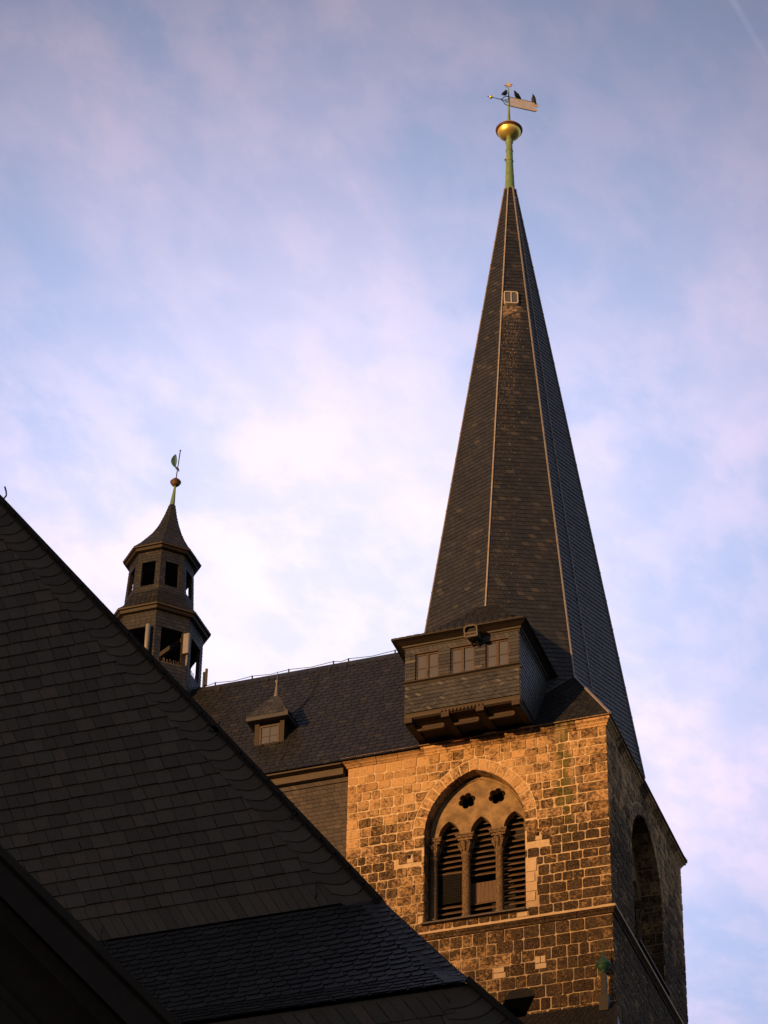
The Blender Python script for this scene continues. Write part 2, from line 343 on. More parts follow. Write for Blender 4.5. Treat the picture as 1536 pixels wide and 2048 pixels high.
def clip_poly(sub, clip):
    """Sutherland-Hodgman, clip is convex and counter-clockwise"""
    outp = sub
    n = len(clip)
    for i in range(n):
        ax, ay = clip[i]; bx, by = clip[(i+1) % n]; ex, ey = bx-ax, by-ay
        inp = outp; outp = []
        if not inp: return []
        px, py = inp[-1]; pd = ex*(py-ay)-ey*(px-ax)
        for (qx, qy) in inp:
            qd = ex*(qy-ay)-ey*(qx-ax)
            if qd >= 0:
                if pd < 0: t = pd/(pd-qd); outp.append((px+(qx-px)*t, py+(qy-py)*t))
                outp.append((qx, qy))
            elif pd >= 0: t = pd/(pd-qd); outp.append((px+(qx-px)*t, py+(qy-py)*t))
            px, py, pd = qx, qy, qd
    return outp
def area(p): return 0.5*sum(p[i][0]*p[(i+1) % len(p)][1]-p[(i+1) % len(p)][0]*p[i][1] for i in range(len(p)))
def half(sub, px, py, nx, ny):
    """keep the side where (p-P).n >= 0"""
    outp = []
    if not sub: return outp
    a = sub[-1]; da = (a[0]-px)*nx+(a[1]-py)*ny
    for b in sub:
        db = (b[0]-px)*nx+(b[1]-py)*ny
        if db >= 0:
            if da < 0: t = da/(da-db); outp.append((a[0]+(b[0]-a[0])*t, a[1]+(b[1]-a[1])*t))
            outp.append(b)
        elif da >= 0: t = da/(da-db); outp.append((a[0]+(b[0]-a[0])*t, a[1]+(b[1]-a[1])*t))
        a, da = b, db
    return outp

def slates(mb, pts, course=0.16, width=0.22, lift=0.018, skew=0.0, round_=0.0, jit=0.1, rnd=None, base=0.006, core=True, alt=False, phase=0.0, varf=None, sag=0.004, rise=0.0, mi=0):
    """cover one planar convex polygon (counter-clockwise seen from outside) with lapped slates"""
    P = [Vector(p) for p in pts]; nrm = Vector((0, 0, 0))
    for i in range(len(P)): nrm += P[i].cross(P[(i+1) % len(P)])
    nrm.normalize(); U = Vector((0, 0, 1)).cross(nrm).normalized(); V = nrm.cross(U)
    if rise: U, V = (U+V*rise).normalized(), None; V = nrm.cross(U)
    O = P[0]; C = [((p-O).dot(U), (p-O).dot(V)) for p in P]
    if core: mb.poly(P, mi=mi, var=0.3)
    u0, u1 = min(c[0] for c in C), max(c[0] for c in C); v0, v1 = min(c[1] for c in C), max(c[1] for c in C)
    R = rnd or random
    k = 0; v = v0-course*(0.02+phase)
    while v < v1:
        sk = skew*(-1 if (alt and k % 2) else 1)
        u = u0-width*(1.2*R.random()+1.0)-abs(sk)*course
        dv = 0
        while u < u1+width+abs(sk)*course:
            w = width*(1+jit*(R.random()*2-1)); H = course*1.12
            g = 0.004
            va = v+sag*(R.random()-0.5)
            if round_ > 0:
                r = round_
                loc = [(g, 0), (w*(1-r), 0), (w*(1-r*0.45), r*0.16*course), (w*(1-r*0.12), r*0.5*course), (w-g, course*min(1.0, r*1.1)), (w-g, H), (g, H)]
            else: loc = [(g, 0), (w-g, 0), (w-g, H), (g, H)]
            sub = [(u+a-sk*b, va+b) for a, b in loc]
            q = clip_poly(sub, C)
            if len(q) >= 3 and area(q) > 2e-5:
                n = len(q); l_ = lift*(1+0.35*(R.random()-0.5)); tl = 0.003*(R.random()-0.5)
                top = [O+U*a+V*b+nrm*(base+l_*(1-(b-va)/H)+tl*(a-u)/w) for a, b in q]
                bot = [O+U*a+V*b+nrm*0.0 for a, b in q]
                vr = R.random()
                if varf: vr = varf(vr, (a, b))
                mb.add(top+bot, [tuple(range(n))]+[(i, n+i, n+(i+1) % n, (i+1) % n) for i in range(n)], var=vr, mi=mi)
            u += w
        v += course; k += 1

def fill_shape(outline, holes, depth, name='shape'):
    """flat plate with holes from 2D outlines -> (verts, faces) in x,y plane, thickness along z from 0 to -depth"""
    cu = bpy.data.curves.new(name, 'CURVE'); cu.dimensions = '2D'; cu.fill_mode = 'BOTH'; cu.extrude = depth/2
    for pl in [outline]+holes:
        sp_ = cu.splines.new('POLY'); sp_.points.add(len(pl)-1)
        for i, (x, y) in enumerate(pl): sp_.points[i].co = (x, y, 0, 1)
        sp_.use_cyclic_u = True
    ob = bpy.data.objects.new(name, cu); COL.objects.link(ob)
    dg = bpy.context.evaluated_depsgraph_get(); me = bpy.data.meshes.new_from_object(ob.evaluated_get(dg))
    vs = [v.co.copy() for v in me.vertices]; fs = [tuple(p.vertices) for p in me.polygons]
    bpy.data.objects.remove(ob); bpy.data.curves.remove(cu); bpy.data.meshes.remove(me)
    return vs, fs

# ================================================================== SETTING
mb = MB(); mb.quad((-3000, -3000, 0), (3000, -3000, 0), (3000, 3000, 0), (-3000, 3000, 0)); g = mb.build('ground', 'ground'); g['kind'] = 'structure'

# ================================================================== CHURCH TOWER
ZC = 42.28; TX0, TX1, TY0, TY1 = -7.0, 0.0, 0.0, 7.64; CX, CY = -3.5, 3.82
tower = thing('church_tower', (-3.5, 3.82, 0), 'square sandstone church tower under a tall slate spire with a timber lookout bay', 'tower')

def arch_pts(xl, xr, zs, apex, n=14):
    """pointed arch from the left springing over the apex to the right springing"""
    hw = (xr-xl)/2; h = apex-zs; R = (h*h+hw*hw)/(2*hw); a = math.asin(min(1, h/R))
    L = [(xl+R-R*math.cos(a*i/n), zs+R*math.sin(a*i/n)) for i in range(n+1)]
    Rr = [(xr-R+R*math.cos(a*i/n), zs+R*math.sin(a*i/n)) for i in range(n, -1, -1)]
    return L+Rr[1:]

def masonry(mb, x0, x1, z0, z1, tf, keep=None, hmin=0.225, hmax=0.305, wmin=0.25, wmax=0.48, quoin=None, special=None, proud=0.016, rnd=None):
    """coursed stones in (u,z), tf(u,z,h) maps to 3D with h outward"""
    R = rnd or random; z = z0
    while z < z1-0.05:
        h = R.uniform(hmin, hmax)
        if z1-(z+h) < 0.17: h = z1-z
        u = x0
        qn = 0.52 if R.random() < 0.45 else 0.2
        while u < x1-0.02:
            w = R.uniform(wmin, wmax)*(0.85 if h < 0.29 else 1.0)
            if R.random() < 0.12: w *= 1.5
            if x1-(u+w) < qn: w = x1-u
            j = 0.0135
            a, b, c, d = u+j*(0.4+R.random()), u+w-j*(0.4+R.random()), z+j*(0.4+R.random()), z+h-j*(0.4+R.random())
            if u == x0: a = u
            if u+w >= x1-1e-6: b = x1
            rr = [R.uniform(0.008, 0.045) for _ in range(4)]
            e = lambda: R.uniform(-0.011, 0.011)
            poly = [(a+rr[0], c+e()), ((a+b)/2, c+e()), (b-rr[1], c+e()), (b, c+rr[1]), (b, (c+d)/2), (b, d-rr[2]), (b-rr[2], d+e()), ((a+b)/2, d+e()), (a+rr[3], d+e()), (a, d-rr[3]), (a, (c+d)/2), (a, c+rr[0])]
            if keep: poly = keep(poly)
            if poly and len(poly) >= 3 and abs(area(poly)) > 0.006:
                if area(poly) < 0: poly = poly[::-1]
                n = len(poly); cu = sum(p[0] for p in poly)/n; cv = sum(p[1] for p in poly)/n
                vr = min(1, max(0, R.gauss(0.5, 0.20)))
                if special: vr = special(cu, cv, vr)
                if vr is not None:
                    pr = proud*R.uniform(0.5, 1.5); s1 = []; s0 = []; s2 = []
                    tl = R.uniform(-0.01, 0.01)
                    for (p, q) in poly:
                        s0.append(tf(p, q, -0.004)); dl = math.hypot(p-cu, q-cv)+1e-6; k = max(0, 1-0.016/dl)
                        s1.append(tf(p, q, pr*0.45)); s2.append(tf(cu+(p-cu)*k, cv+(q-cv)*k, pr+tl*(p-cu)))
                    fs = [tuple(range(2*n, 3*n))]
                    for i in range(n):
                        k2 = (i+1) % n; fs.append((i, k2, n+k2, n+i)); fs.append((n+i, n+k2, 2*n+k2, 2*n+i))
                    mb.add(s0+s1+s2, fs, var=vr)
            u += w
        z += h

def front_tf(u, z, h): return (u, -h, z)
def side_tf(u, z, h): return (h, u, z)

class Win:
    pass
def make_win(xl, xr, sill, zs, apex, ring):
    w = Win(); w.xl, w.xr, w.sill, w.zs, w.apex, w.ring = xl, xr, sill, zs, apex, ring
    w.arch = arch_pts(xl, xr, zs, apex); w.outer = arch_pts(xl-ring, xr+ring, zs, apex+ring*1.05)
    w.open = [(xl, sill)]+w.arch+[(xr, sill)]
    return w
def keeper(w):
    def keep(poly):
        cu = sum(p[0] for p in poly)/len(poly); cv = sum(p[1] for p in poly)/len(poly)
        mu = min(p[0] for p in poly); Mu = max(p[0] for p in poly); mz = min(p[1] for p in poly); Mz = max(p[1] for p in poly)
        if Mz < w.sill+0.02 or mz > w.apex+w.ring+0.05 or Mu < w.xl-w.ring-0.1 or mu > w.xr+w.ring+0.1: return poly
        if cv < w.zs:                                  # beside the jambs and below the sill
            if Mz > w.sill and mz < w.sill: 
                if cu > w.xl and cu < w.xr:
                    poly = half(poly, 0, w.sill-0.0, 0, -1); return poly
            if mz >= w.sill-0.15:
                mid = (w.xl+w.xr)/2
                if mu < w.xl < Mu or mu < w.xr < Mu or (cu > w.xl and cu < w.xr):
                    pl = half(poly, w.xl, 0, -1, 0); pr_ = half(poly, w.xr, 0, 1, 0)
                    return pl if abs(area(pl) if pl else 0) > abs(area(pr_) if pr_ else 0) else pr_
            if Mz > w.zs+0.05:
                pass
            return poly
        o = w.outer; best = None
        for i in range(len(o)-1):
            (ax, az), (bx, bz) = o[i], o[i+1]; ex, ez = bx-ax, bz-az; t = ((cu-ax)*ex+(cv-az)*ez)/(ex*ex+ez*ez); t = max(0, min(1, t))
            px, pz = ax+ex*t, az+ez*t; d = math.hypot(cu-px, cv-pz)
            if best is None or d < best[0]:
                L = math.hypot(ex, ez); best = (d, px, pz, -ez/L, ex/L)
        d, px, pz, nx, nz = best
        return half(poly, px+nx*0.030, pz+nz*0.030, nx, nz)
    return keep
WF = make_win(-4.885, -2.195, 37.27, 39.85, 41.59, 0.30)
WS = make_win(2.20, 5.25, 37.20, 39.80, 41.60, 0.30)

def voussoirs(mb, w, tf, proud=0.012, R=random):
    n = len(w.arch)
    def at(lst, t):
        i = min(int(t*(n-1)), n-2); f = t*(n-1)-i; return (lst[i][0]+(lst[i+1][0]-lst[i][0])*f, lst[i][1]+(lst[i+1][1]-lst[i][1])*f)
    K = 19
    for k in range(K):
        t0, t1 = k/K+0.004, (k+1)/K-0.004
        if k == 0: pass
        ins = [at(w.arch, t0+(t1-t0)*j/3) for j in range(4)]; e = R.uniform(-0.015, 0.02)
        ou = [at(w.outer, t0+(t1-t0)*j/3) for j in range(4)]
        poly = ins+[(x, z) for x, z in reversed(ou)]
        n_ = len(poly); vr = R.uniform(0.35, 1.0)
        mb.add([tf(x, z, -0.01) for x, z in poly]+[tf(x, z, proud) for x, z in poly], [tuple(range(n_, 2*n_)), ]+[(i, (i+1) % n_, n_+(i+1) % n_, n_+i) for i in range(n_)], var=vr, mi=0)

R1 = random.Random(11)
# ---- mortar body with the two window openings
HOLES = ((-5.26, 39.27), (-1.845, 39.34))
def wall_plate(x0, x1, z0, z1, w, depth, tf, holes=()):
    vs, fs = fill_shape([(x0, z0), (x1, z0), (x1, z1), (x0, z1)], [w.open]+[[(hx-0.065, hz-0.03), (hx+0.065, hz-0.03), (hx+0.065, hz+0.09), (hx-0.065, hz+0.09)] for hx, hz in holes], depth)
    return [tf(v.x, v.y, v.z-depth/2) for v in vs], fs
mb = MB()
vs, fs = wall_plate(TX0, TX1, 30, 42.47, WF, 0.75, front_tf, HOLES); mb.add(vs, fs)
vs, fs = wall_plate(TY0+0.75, TY1, 30, 42.47, WS, 0.75, side_tf); mb.add(vs, fs)
mb.box((TX0, TY1-0.7, 30), (TX1-0.75, TY1, 42.46)); mb.box((TX0, 0.75, 30), (TX0+0.7, TY1-0.7, 42.46))
mb.box((TX0, TY0, 0), (TX1, TY1, 29.99))
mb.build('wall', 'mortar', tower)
# ---- stones
def special_f(u, z, v):
    if -2.2 < u < -1.86 and 37.45 < z < 38.72: return None
    for hx, hz in ((-5.26, 39.25), (-1.845, 39.32)):
        if abs(u-hx) < 0.30 and abs(z-hz) < 0.21: return None
    return v
mb = MB()
kf = keeper(WF)
def keep_f(poly):
    poly = kf(poly)
    if poly:
        cu = sum(p[0] for p in poly)/len(poly); cv = sum(p[1] for p in poly)/len(poly)
        if 37.45 < cv < 38.72 and -2.25 < cu and min(p[0] for p in poly) < -1.9: poly = half(poly, -1.89, 0, 1, 0)
    return poly
masonry(mb, TX0, TX1, 37.06, ZC, front_tf, keep_f, special=special_f, rnd=R1)
for hx, hz in HOLES:
    for (a, b, c, d, v_) in ((-0.075, 0.095, -0.15, -0.035, 1.9), (0.03, 0.075, -0.035, 0.06, 1.9), (-0.30, -0.075, -0.16, 0.0, 0.4), (-0.30, -0.075, 0.015, 0.17, 0.5), (0.10, 0.30, -0.16, 0.0, 0.3), (0.09, 0.30, 0.015, 0.17, 0.6), (-0.06, 0.075, 0.10, 0.18, 0.5)):
        mb.box((hx+a, -0.018, hz+c), (hx+b, 0.0, hz+d), var=v_)
masonry(mb, TX0, TX1, 31.0, 36.80, front_tf, None, rnd=R1, hmin=0.27, hmax=0.35, wmin=0.25, wmax=0.47)
for (a, b, c, d) in ((-2.19, -1.91, 38.32, 38.68), (-2.19, -1.96, 38.03, 38.30), (-2.19, -1.90, 37.76, 38.01), (-2.19, -1.955, 37.49, 37.74),
                     (-5.02, -4.90, 37.30, 37.52), (-2.42, -2.16, 37.08, 37.20)):
    mb.box((a, -0.022, c), (b, 0.0, d), var=2.0)
for (a, b, c, d) in ((-3.05, -2.78, 35.62, 35.75), (-3.05, -2.74, 35.46, 35.60), (-1.98, -1.86, 35.72, 35.90), (-1.84, -1.72, 35.72, 35.90), (-1.98, -1.70, 35.56, 35.70)):
    mb.box((a, -0.030, c), (b, 0.0, d), var=1.9)
masonry(mb, TY0, TY1, 37.02, ZC, side_tf, keeper(WS), rnd=R1, wmin=0.28, wmax=0.62)
masonry(mb, TY0, TY1, 31.0, 36.80, side_tf, None, rnd=R1, wmin=0.28, wmax=0.62)
voussoirs(mb, WF, front_tf, R=R1); voussoirs(mb, WS, side_tf, R=R1)
# stones of the deep jambs inside the openings
def reveal(mb, w, tf, depth, jl=True, jr=True):
    for side, on in ((0, jl), (1, jr)):
        if not on: continue
        z = w.sill
        while z < w.zs:
            h = R1.uniform(0.26, 0.36); x = w.xl if side == 0 else w.xr; sg = 1 if side == 0 else -1
            cuts = [0.0, R1.uniform(0.2, depth-0.15), depth]
            for k in range(2):
                a, b = cuts[k]+0.008, cuts[k+1]-0.008; c, d = z+0.012, min(z+h, w.zs)-0.012; pr = R1.uniform(0.006, 0.016)
                q = [(a, c), (b, c), (b, d), (a, d)]
                mb.add([tf(x+sg*0, e, -p) for p, e in q]+[tf(x+sg*pr, e, -p) for p, e in q], [(4, 5, 6, 7)]+[(i, (i+1) % 4, 4+(i+1) % 4, 4+i) for i in range(4)], var=R1.uniform(0.1, 0.6))
            z += h
    n = len(w.arch)-1; K = 15
    for k in range(K):
        i0, i1 = k*n/K, (k+1)*n/K
        def at(t):
            i = min(int(t), n-1); f = t-i; return (w.arch[i][0]+(w.arch[i+1][0]-w.arch[i][0])*f, w.arch[i][1]+(w.arch[i+1][1]-w.arch[i][1])*f)
        a, m2, b = at(i0+0.06), at((i0+i1)/2), at(i1-0.06); cx_, cz_ = (w.xl+w.xr)/2, w.zs-0.3
        def ins(p, e): dx, dz = cx_-p[0], cz_-p[1]; L = math.hypot(dx, dz); return (p[0]+dx/L*e, p[1]+dz/L*e)
        pr = R1.uniform(0.008, 0.014)
        rows = [(p[0], p[1]) for p in (a, m2, b)]; rin = [ins(p, pr) for p in rows]
        v8 = [tf(p[0], p[1], -0.01) for p in rin]+[tf(p[0], p[1], -depth) for p in rin]
        mb.add(v8, [(0, 1, 4, 3), (1, 2, 5, 4)], var=R1.uniform(0.05, 0.6))
reveal(mb, WF, front_tf, 0.36); reveal(mb, WS, side_tf, 0.60)
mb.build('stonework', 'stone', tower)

# ---- cornice and string course
def mould(mb, prof, segs, R=R1, L=0.7, joint=0.012):
    """prof list of (out, z); segs: list of ((x,y),(x,y),(nx,ny)) runs, cut in blocks"""
    for (p, q, nrm_) in segs:
        p = Vector(p); q = Vector(q); nv = Vector(nrm_); D = (q-p); T = D.length; D.normalize(); t = 0
        while t < T-1e-4:
            l = R.uniform(0.75*L, 1.3*L)
            if T-(t+l) < 0.3: l = T-t
            a, b = t+(joint/2 if t > 0 else 0), t+l-(joint/2 if t+l < T-1e-4 else 0); e = R.uniform(-0.008, 0.008)
            vs = []
            for s_ in (a, b):
                for (o, z) in prof:
                    # mitre at run ends
                    s2 = s_
                    if s_ == 0 : s2 = -o
                    if abs(s_-T) < 1e-6: s2 = T+o
                    pt = p+D*s2+nv*(o+(e if o > 0.01 else 0)); vs.append((pt.x, pt.y, z))
            n = len(prof); fs = [(i, n+i, n+i+1, i+1) for i in range(n-1)]+[tuple(range(n)), tuple(reversed(range(n, 2*n)))]
            mb.add(vs, fs, var=R.uniform(0, 1)); t += l
runs = [((TX0, 0), (TX1, 0), (0, -1)), ((TX1, 0), (TX1, TY1), (1, 0)), ((TX1, TY1), (TX0, TY1), (0, 1)), ((TX0, TY1), (TX0, 0), (-1, 0))]
cprof = [(0.0, 42.235), (0.035, 42.24), (0.04, 42.285), (0.075, 42.315), (0.08, 42.345), (0.115, 42.375), (0.14, 42.385), (0.14, 42.45), (0.0, 42.462)]
mb = MB(); mould(mb, cprof, runs); mb.build('cornice', 'stone', tower)
sprof = [(0.0, 36.80), (0.045, 36.805), (0.05, 36.87), (0.085, 36.90), (0.095, 36.96), (0.09, 36.985), (0.0, 37.06)]
mb = MB(); mould(mb, sprof, runs, L=0.45)
mb.var = [v*0.35 for v in mb.var]
for (p, q) in (((TX0-0.1, -0.105, 36.972), (TX1+0.105, -0.105, 36.972)), ((TX1+0.105, -0.105, 36.972), (TX1+0.105, TY1, 36.972))):
    mb.bar(p, q, 0.03, 0.062, var=1.7)
mb.build('string_course', 'stone', tower)
# red brick packing below the bay
mb = MB()
for r in range(2):
    x = -5.02-(r % 2)*0.1
    while x < -1.95:
        l = 0.235; a, b = max(x, -5.02)+0.006, min(x+l, -1.93)-0.006
        if b > a: mb.box((a, -0.02-R1.random()*0.03, 42.470+r*0.066), (b, 0.12, 42.470+r*0.066+0.057), var=R1.random())
        x += l
mb.build('brick_course', 'brick', tower)

# ---- belfry windows
def lancet(xc, hw, z0, zs, za): return [(xc-hw, z0)]+arch_pts(xc-hw, xc+hw, zs, za, 8)+[(xc+hw, z0)]
def foil(cx_, cz_, r, n=6, k=7):
    pts = []
    for i in range(n):
        a0 = 2*math.pi*i/n+0.3; ox, oz = cx_+r*0.58*math.cos(a0), cz_+r*0.58*math.sin(a0)
        for j in range(k+1):
            a = a0-1.45+2.9*j/k; pts.append((ox+r*0.42*math.cos(a), oz+r*0.42*math.sin(a)))
    return pts
def belfry(parent, w, tf, dep, centres, colx, opening=True):
    """tympanum with lancets and six-foils, columns, louvres, sill; tf(u,z,-depth)"""
    hw = 0.285; cap = 39.90
    win = MB()
    sc = (w.xr-w.xl)/2.69
    inner = arch_pts(w.xl+0.002, w.xr-0.002, w.zs, w.apex-0.002)
    out = [(w.xl+0.002, cap-0.0)]+inner+[(w.xr-0.002, cap)]
    cur = list(out)
    xs = sorted(centres, reverse=True)
    for xc in xs:
        a = arch_pts(xc-hw*sc, xc+hw*sc, cap+0.02, 40.37, 8)
        cur.append((xc+hw*sc, cap)); cur += list(reversed(a)); cur.append((xc-hw*sc, cap))
    mx = sum(centres)/3
    h = [foil(mx-0.39*sc, 40.90, 0.235), foil(mx+0.42*sc, 40.90, 0.235)]
    vs, fs = fill_shape(cur, h, 0.22)
    win.add([tf(v.x, v.y, -(dep+0.11)+v.z) for v in vs], fs)
    # fine joints on the tympanum: raised roll following the big arch
    roll = [tf(x, z, -dep+0.01) for x, z in arch_pts(w.xl+0.07, w.xr-0.07, w.zs, w.apex-0.085)]
    win.tube(roll, 0.022, 6)
    root = win.build('belfry_window', 'tympanum', parent)
    # columns
    for cx_, r in colx:
        m = MB(); yc = dep+0.10
        prof = [(r*1.55, 37.38), (r*1.55, 37.50), (r*1.25, 37.52), (r*1.35, 37.57), (r, 37.62), (r*0.97, 39.28), (r*1.25, 39.30), (r*1.3, 39.34), (r*0.98, 39.37), (r*1.02, 39.44), (r*1.45, 39.60), (r*1.62, 39.70), (r*1.2, 39.73)]
        o = tf(cx_, 0, -yc)
        m.lathe([(a, z) for a, z in prof], (o[0], o[1], 0), 20)
        for k in range(8):            # leaves on the capital
            a = 2*math.pi*k/8; rx, ry = math.cos(a), math.sin(a)
            m.tube([(o[0]+rx*r*1.0, o[1]+ry*r*1.0, 39.42), (o[0]+rx*r*1.45, o[1]+ry*r*1.45, 39.58), (o[0]+rx*r*1.95, o[1]+ry*r*1.95, 39.66), (o[0]+rx*r*1.8, o[1]+ry*r*1.8, 39.60)], [0.02, 0.035, 0.03, 0.015], 6)
        # abacus blocks
        def blk(hw_, za, zb, dp0=dep-0.05):
            pa = [tf(cx_-hw_, za, -dp0), tf(cx_+hw_, za, -dp0), tf(cx_+hw_, za, -(dep+0.30)), tf(cx_-hw_, za, -(dep+0.30))]
            pb = [(p[0], p[1], zb) for p in pa]
            m.add(pa+pb, [(3,2,1,0),(4,5,6,7),(0,1,5,4),(1,2,6,5),(2,3,7,6),(3,0,4,7)])
        blk(r*1.75, 39.73, 39.80, dep-0.03); blk(r*2.05, 39.80, 39.86, dep-0.06); blk(r*2.25, 39.86, 39.905, dep-0.08)
        m.build('column', 'dressed_dark', root)
    # louvres
    for k, xc in enumerate(sorted(centres)):
        m = MB(); z = 37.50; was = False
        hwid = 0.48*sc
        while z < 40.4:
            skip = opening and ((k == 0 and 38.12 < z < 38.93) or (k == 1 and 38.02 < z < 38.66))
            if skip and not was and m.v: m.build('louvre', 'louvre', root); m = MB()
            was = skip
            if not skip:
                a, b = xc-hwid, xc+hwid; d0, d1 = dep+0.24, dep+0.36
                q = [(d0, z-0.035), (d0, z-0.005), (d1, z+0.10), (d1, z+0.07)]
                e = R1.uniform(-0.012, 0.012)
                vs = [tf(a, zz_+e, -dd) for dd, zz_ in q]+[tf(b, zz_-e, -dd) for dd, zz_ in q]
                m.add(vs, [(0,1,2,3),(7,6,5,4),(0,4,5,1),(1,5,6,2),(2,6,7,3),(3,7,4,0)])
            z += 0.165
        m.build('louvre', 'louvre', root)
    if opening:
        m = MB()
        x = centres[1]-0.42
        while x < centres[1]+0.40:
            wd = 0.105; m.box((x+0.003, dep+0.27+R1.random()*0.012, 38.02), (x+wd-0.003, dep+0.30, 38.60)); x += wd
        m.build('board_hatch', 'board', root)
        m = MB()
        for i in range(17): m.bar(tf(centres[0]-0.42+i*0.052, 38.12, -(dep+0.25)), tf(centres[0]-0.42+i*0.052, 38.95, -(dep+0.25)), 0.006)
        for i in range(14): m.bar(tf(centres[0]-0.45, 38.12+i*0.062, -(dep+0.25)), tf(centres[0]+0.45, 38.12+i*0.062, -(dep+0.25)), 0.006)
        m.build('bird_net', 'iron', root)
    # sill with slate drip, spikes
    m = MB()
    a, b = w.xl-0.0, w.xr+0.0
    q = [(-0.14, w.sill-0.045), (-0.14, w.sill-0.005), (dep+0.3, w.sill+0.16), (dep+0.3, w.sill-0.045)]
    m.add([tf(a-0.02, zz_, -dd) for dd, zz_ in q]+[tf(b+0.02, zz_, -dd) for dd, zz_ in q], [(0,1,2,3),(7,6,5,4),(0,4,5,1),(1,5,6,2),(2,6,7,3),(3,7,4,0)])
    m.build('window_sill', 'grey_metal', root)
    m = MB(); u = w.xl+0.05; gap = False
    while u < w.xr-0.03:
        if all(abs(u-c_[0]) > c_[1]*1.3 for c_ in colx):
            if gap and m.v: m.build('bird_spikes', 'iron', root); m = MB()
            gap = False
            p = tf(u, w.sill+0.09, -(dep-0.08)); m.bar(p, (p[0]+R1.uniform(-.015, .015), p[1]+R1.uniform(-.02, .02), p[2]+0.13), 0.007)
        else: gap = True
        u += 0.036
    m.build('bird_spikes', 'iron', root)
    # black sheet standing in for the unlit interior behind the louvres
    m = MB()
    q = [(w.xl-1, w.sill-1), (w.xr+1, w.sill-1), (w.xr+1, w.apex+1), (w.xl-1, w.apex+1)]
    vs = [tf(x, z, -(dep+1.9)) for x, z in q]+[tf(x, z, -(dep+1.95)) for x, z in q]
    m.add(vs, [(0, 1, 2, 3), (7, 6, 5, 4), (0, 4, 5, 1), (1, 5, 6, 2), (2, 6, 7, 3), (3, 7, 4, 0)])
    m.build('shade_backing', 'black', root)
    return root
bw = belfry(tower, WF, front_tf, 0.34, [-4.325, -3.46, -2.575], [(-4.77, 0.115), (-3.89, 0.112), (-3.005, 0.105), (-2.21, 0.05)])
def side_tf2(u, z, h): return (h, u, z)
bs = belfry(tower, WS, side_tf2, 0.56, [2.74, 3.73, 4.72], [(2.26, 0.11), (3.23, 0.12), (4.23, 0.12), (5.2, 0.11)], opening=False)

# ---- spire
SA, SB = (3.56, 42.62), (0.15, 65.4)
def spt(k, z, dr=0.0):
    r = SA[0]+(SB[0]-SA[0])*(z-SA[1])/(SB[1]-SA[1])+dr; a = math.radians(45*k)
    return Vector((CX+r*math.sin(a), CY-r*math.cos(a), z))
ZP = 44.96
def corner(k):   # eave corner for odd k
    sx = 1 if k in (1, 3) else -1; sy_ = -1 if k in (1, 7) else 1
    return Vector((CX+sx*3.66, CY+sy_*3.98, 42.480))
def mid(k):
    return {0: Vector((CX, CY-3.98, 42.480)), 2: Vector((CX+3.66, CY, 42.480)), 4: Vector((CX, CY+3.98, 42.480)), 6: Vector((CX-3.66, CY, 42.480))}[k % 8]
R2_ = random.Random(5)
mb = MB(); sk = MB()
def rusty(vr, uv): return vr
for k in range(8):
    a, b = k, (k+1) % 8
    odd = a if a % 2 else b; ev = b if a % 2 else a
    pa = spt(a, ZP if a == odd else 42.62); pb = spt(b, ZP if b == odd else 42.62)
    # spire face down to ridge foot: clip polygon pts: triangle-like quad
    za = 65.3
    zo = ZP if odd in (1, 3) else 42.9
    pts = [spt(a, zo) if a == odd else spt(a, 42.50), spt(b, zo) if b == odd else spt(b, 42.50), spt(b, za), spt(a, za)]
    # planar: even foot lies in the same face plane
    slates(mb, pts, course=0.158, width=0.20, lift=0.017, skew=0.55 if k in (7, 0, 1) else 0.45, round_=0.0, rnd=R2_, sag=0.006)
    P = spt(odd, ZP); C_ = corner(odd); Mv = mid(ev)
    tri = [C_, Mv, P] if ((k % 2 == 1)) else [Mv, C_, P]
    # order counter-clockwise from outside
    if odd in (1, 3): slates(sk, tri, course=0.14, width=0.2, lift=0.015, skew=0.4, round_=0.5, rnd=R2_)
mb.build('spire', 'slate_spire', tower)
sk.build('skirt_roof', 'slate_nave', tower)
for k in range(8):
    m = MB(); lo = ZP if k in (1, 3) else 42.9; z = lo
    while z < 65.3:
        z2 = min(z+1.0, 65.3)
        m.bar(spt(k, z, 0.028), spt(k, z2, 0.028), 0.038, 0.026, up=(math.sin(rad(45*k)), -math.cos(rad(45*k)), 0))
        m.bar(spt(k, z2-0.03, 0.034), spt(k, z2, 0.034), 0.048, 0.030, up=(math.sin(rad(45*k)), -math.cos(rad(45*k)), 0))
        z = z2
    if k in (1, 3):
        m.bar(spt(k, ZP, 0.03), corner(k)+Vector((0, 0, 0.03)), 0.075, 0.03)
    m.build('ridge_strip', 'copper_strip', tower)
# lightning cable down the right face
m = MB(); prev = None
for i in range(24):
    z = 64.8-i*(64.8-44.6)/23; f = 0.30; p = spt(1, z)*(1-f)+spt(2, z)*f; nv = Vector((math.sin(rad(67.5)), -math.cos(rad(67.5)), 0.15)); p = p+nv*0.04+Vector((0, 0, 0))
    if prev is not None: m.tube([prev, p], 0.009, 5)
    m.box((p.x-0.014, p.y-0.014, z-0.02), (p.x+0.014, p.y+0.014, z+0.02)); prev = p
m.build('lightning_cable', 'copper_strip', tower)
# lead valley line on the skirt
m = MB(); m.bar(spt(1, ZP, 0.01)+Vector((0, 0, 0.02)), mid(0)*0.45+spt(1, ZP)*0.55+Vector((0, -0.03, 0.03)), 0.028, 0.02); m.build('lead_flashing', 'grey_metal', tower)
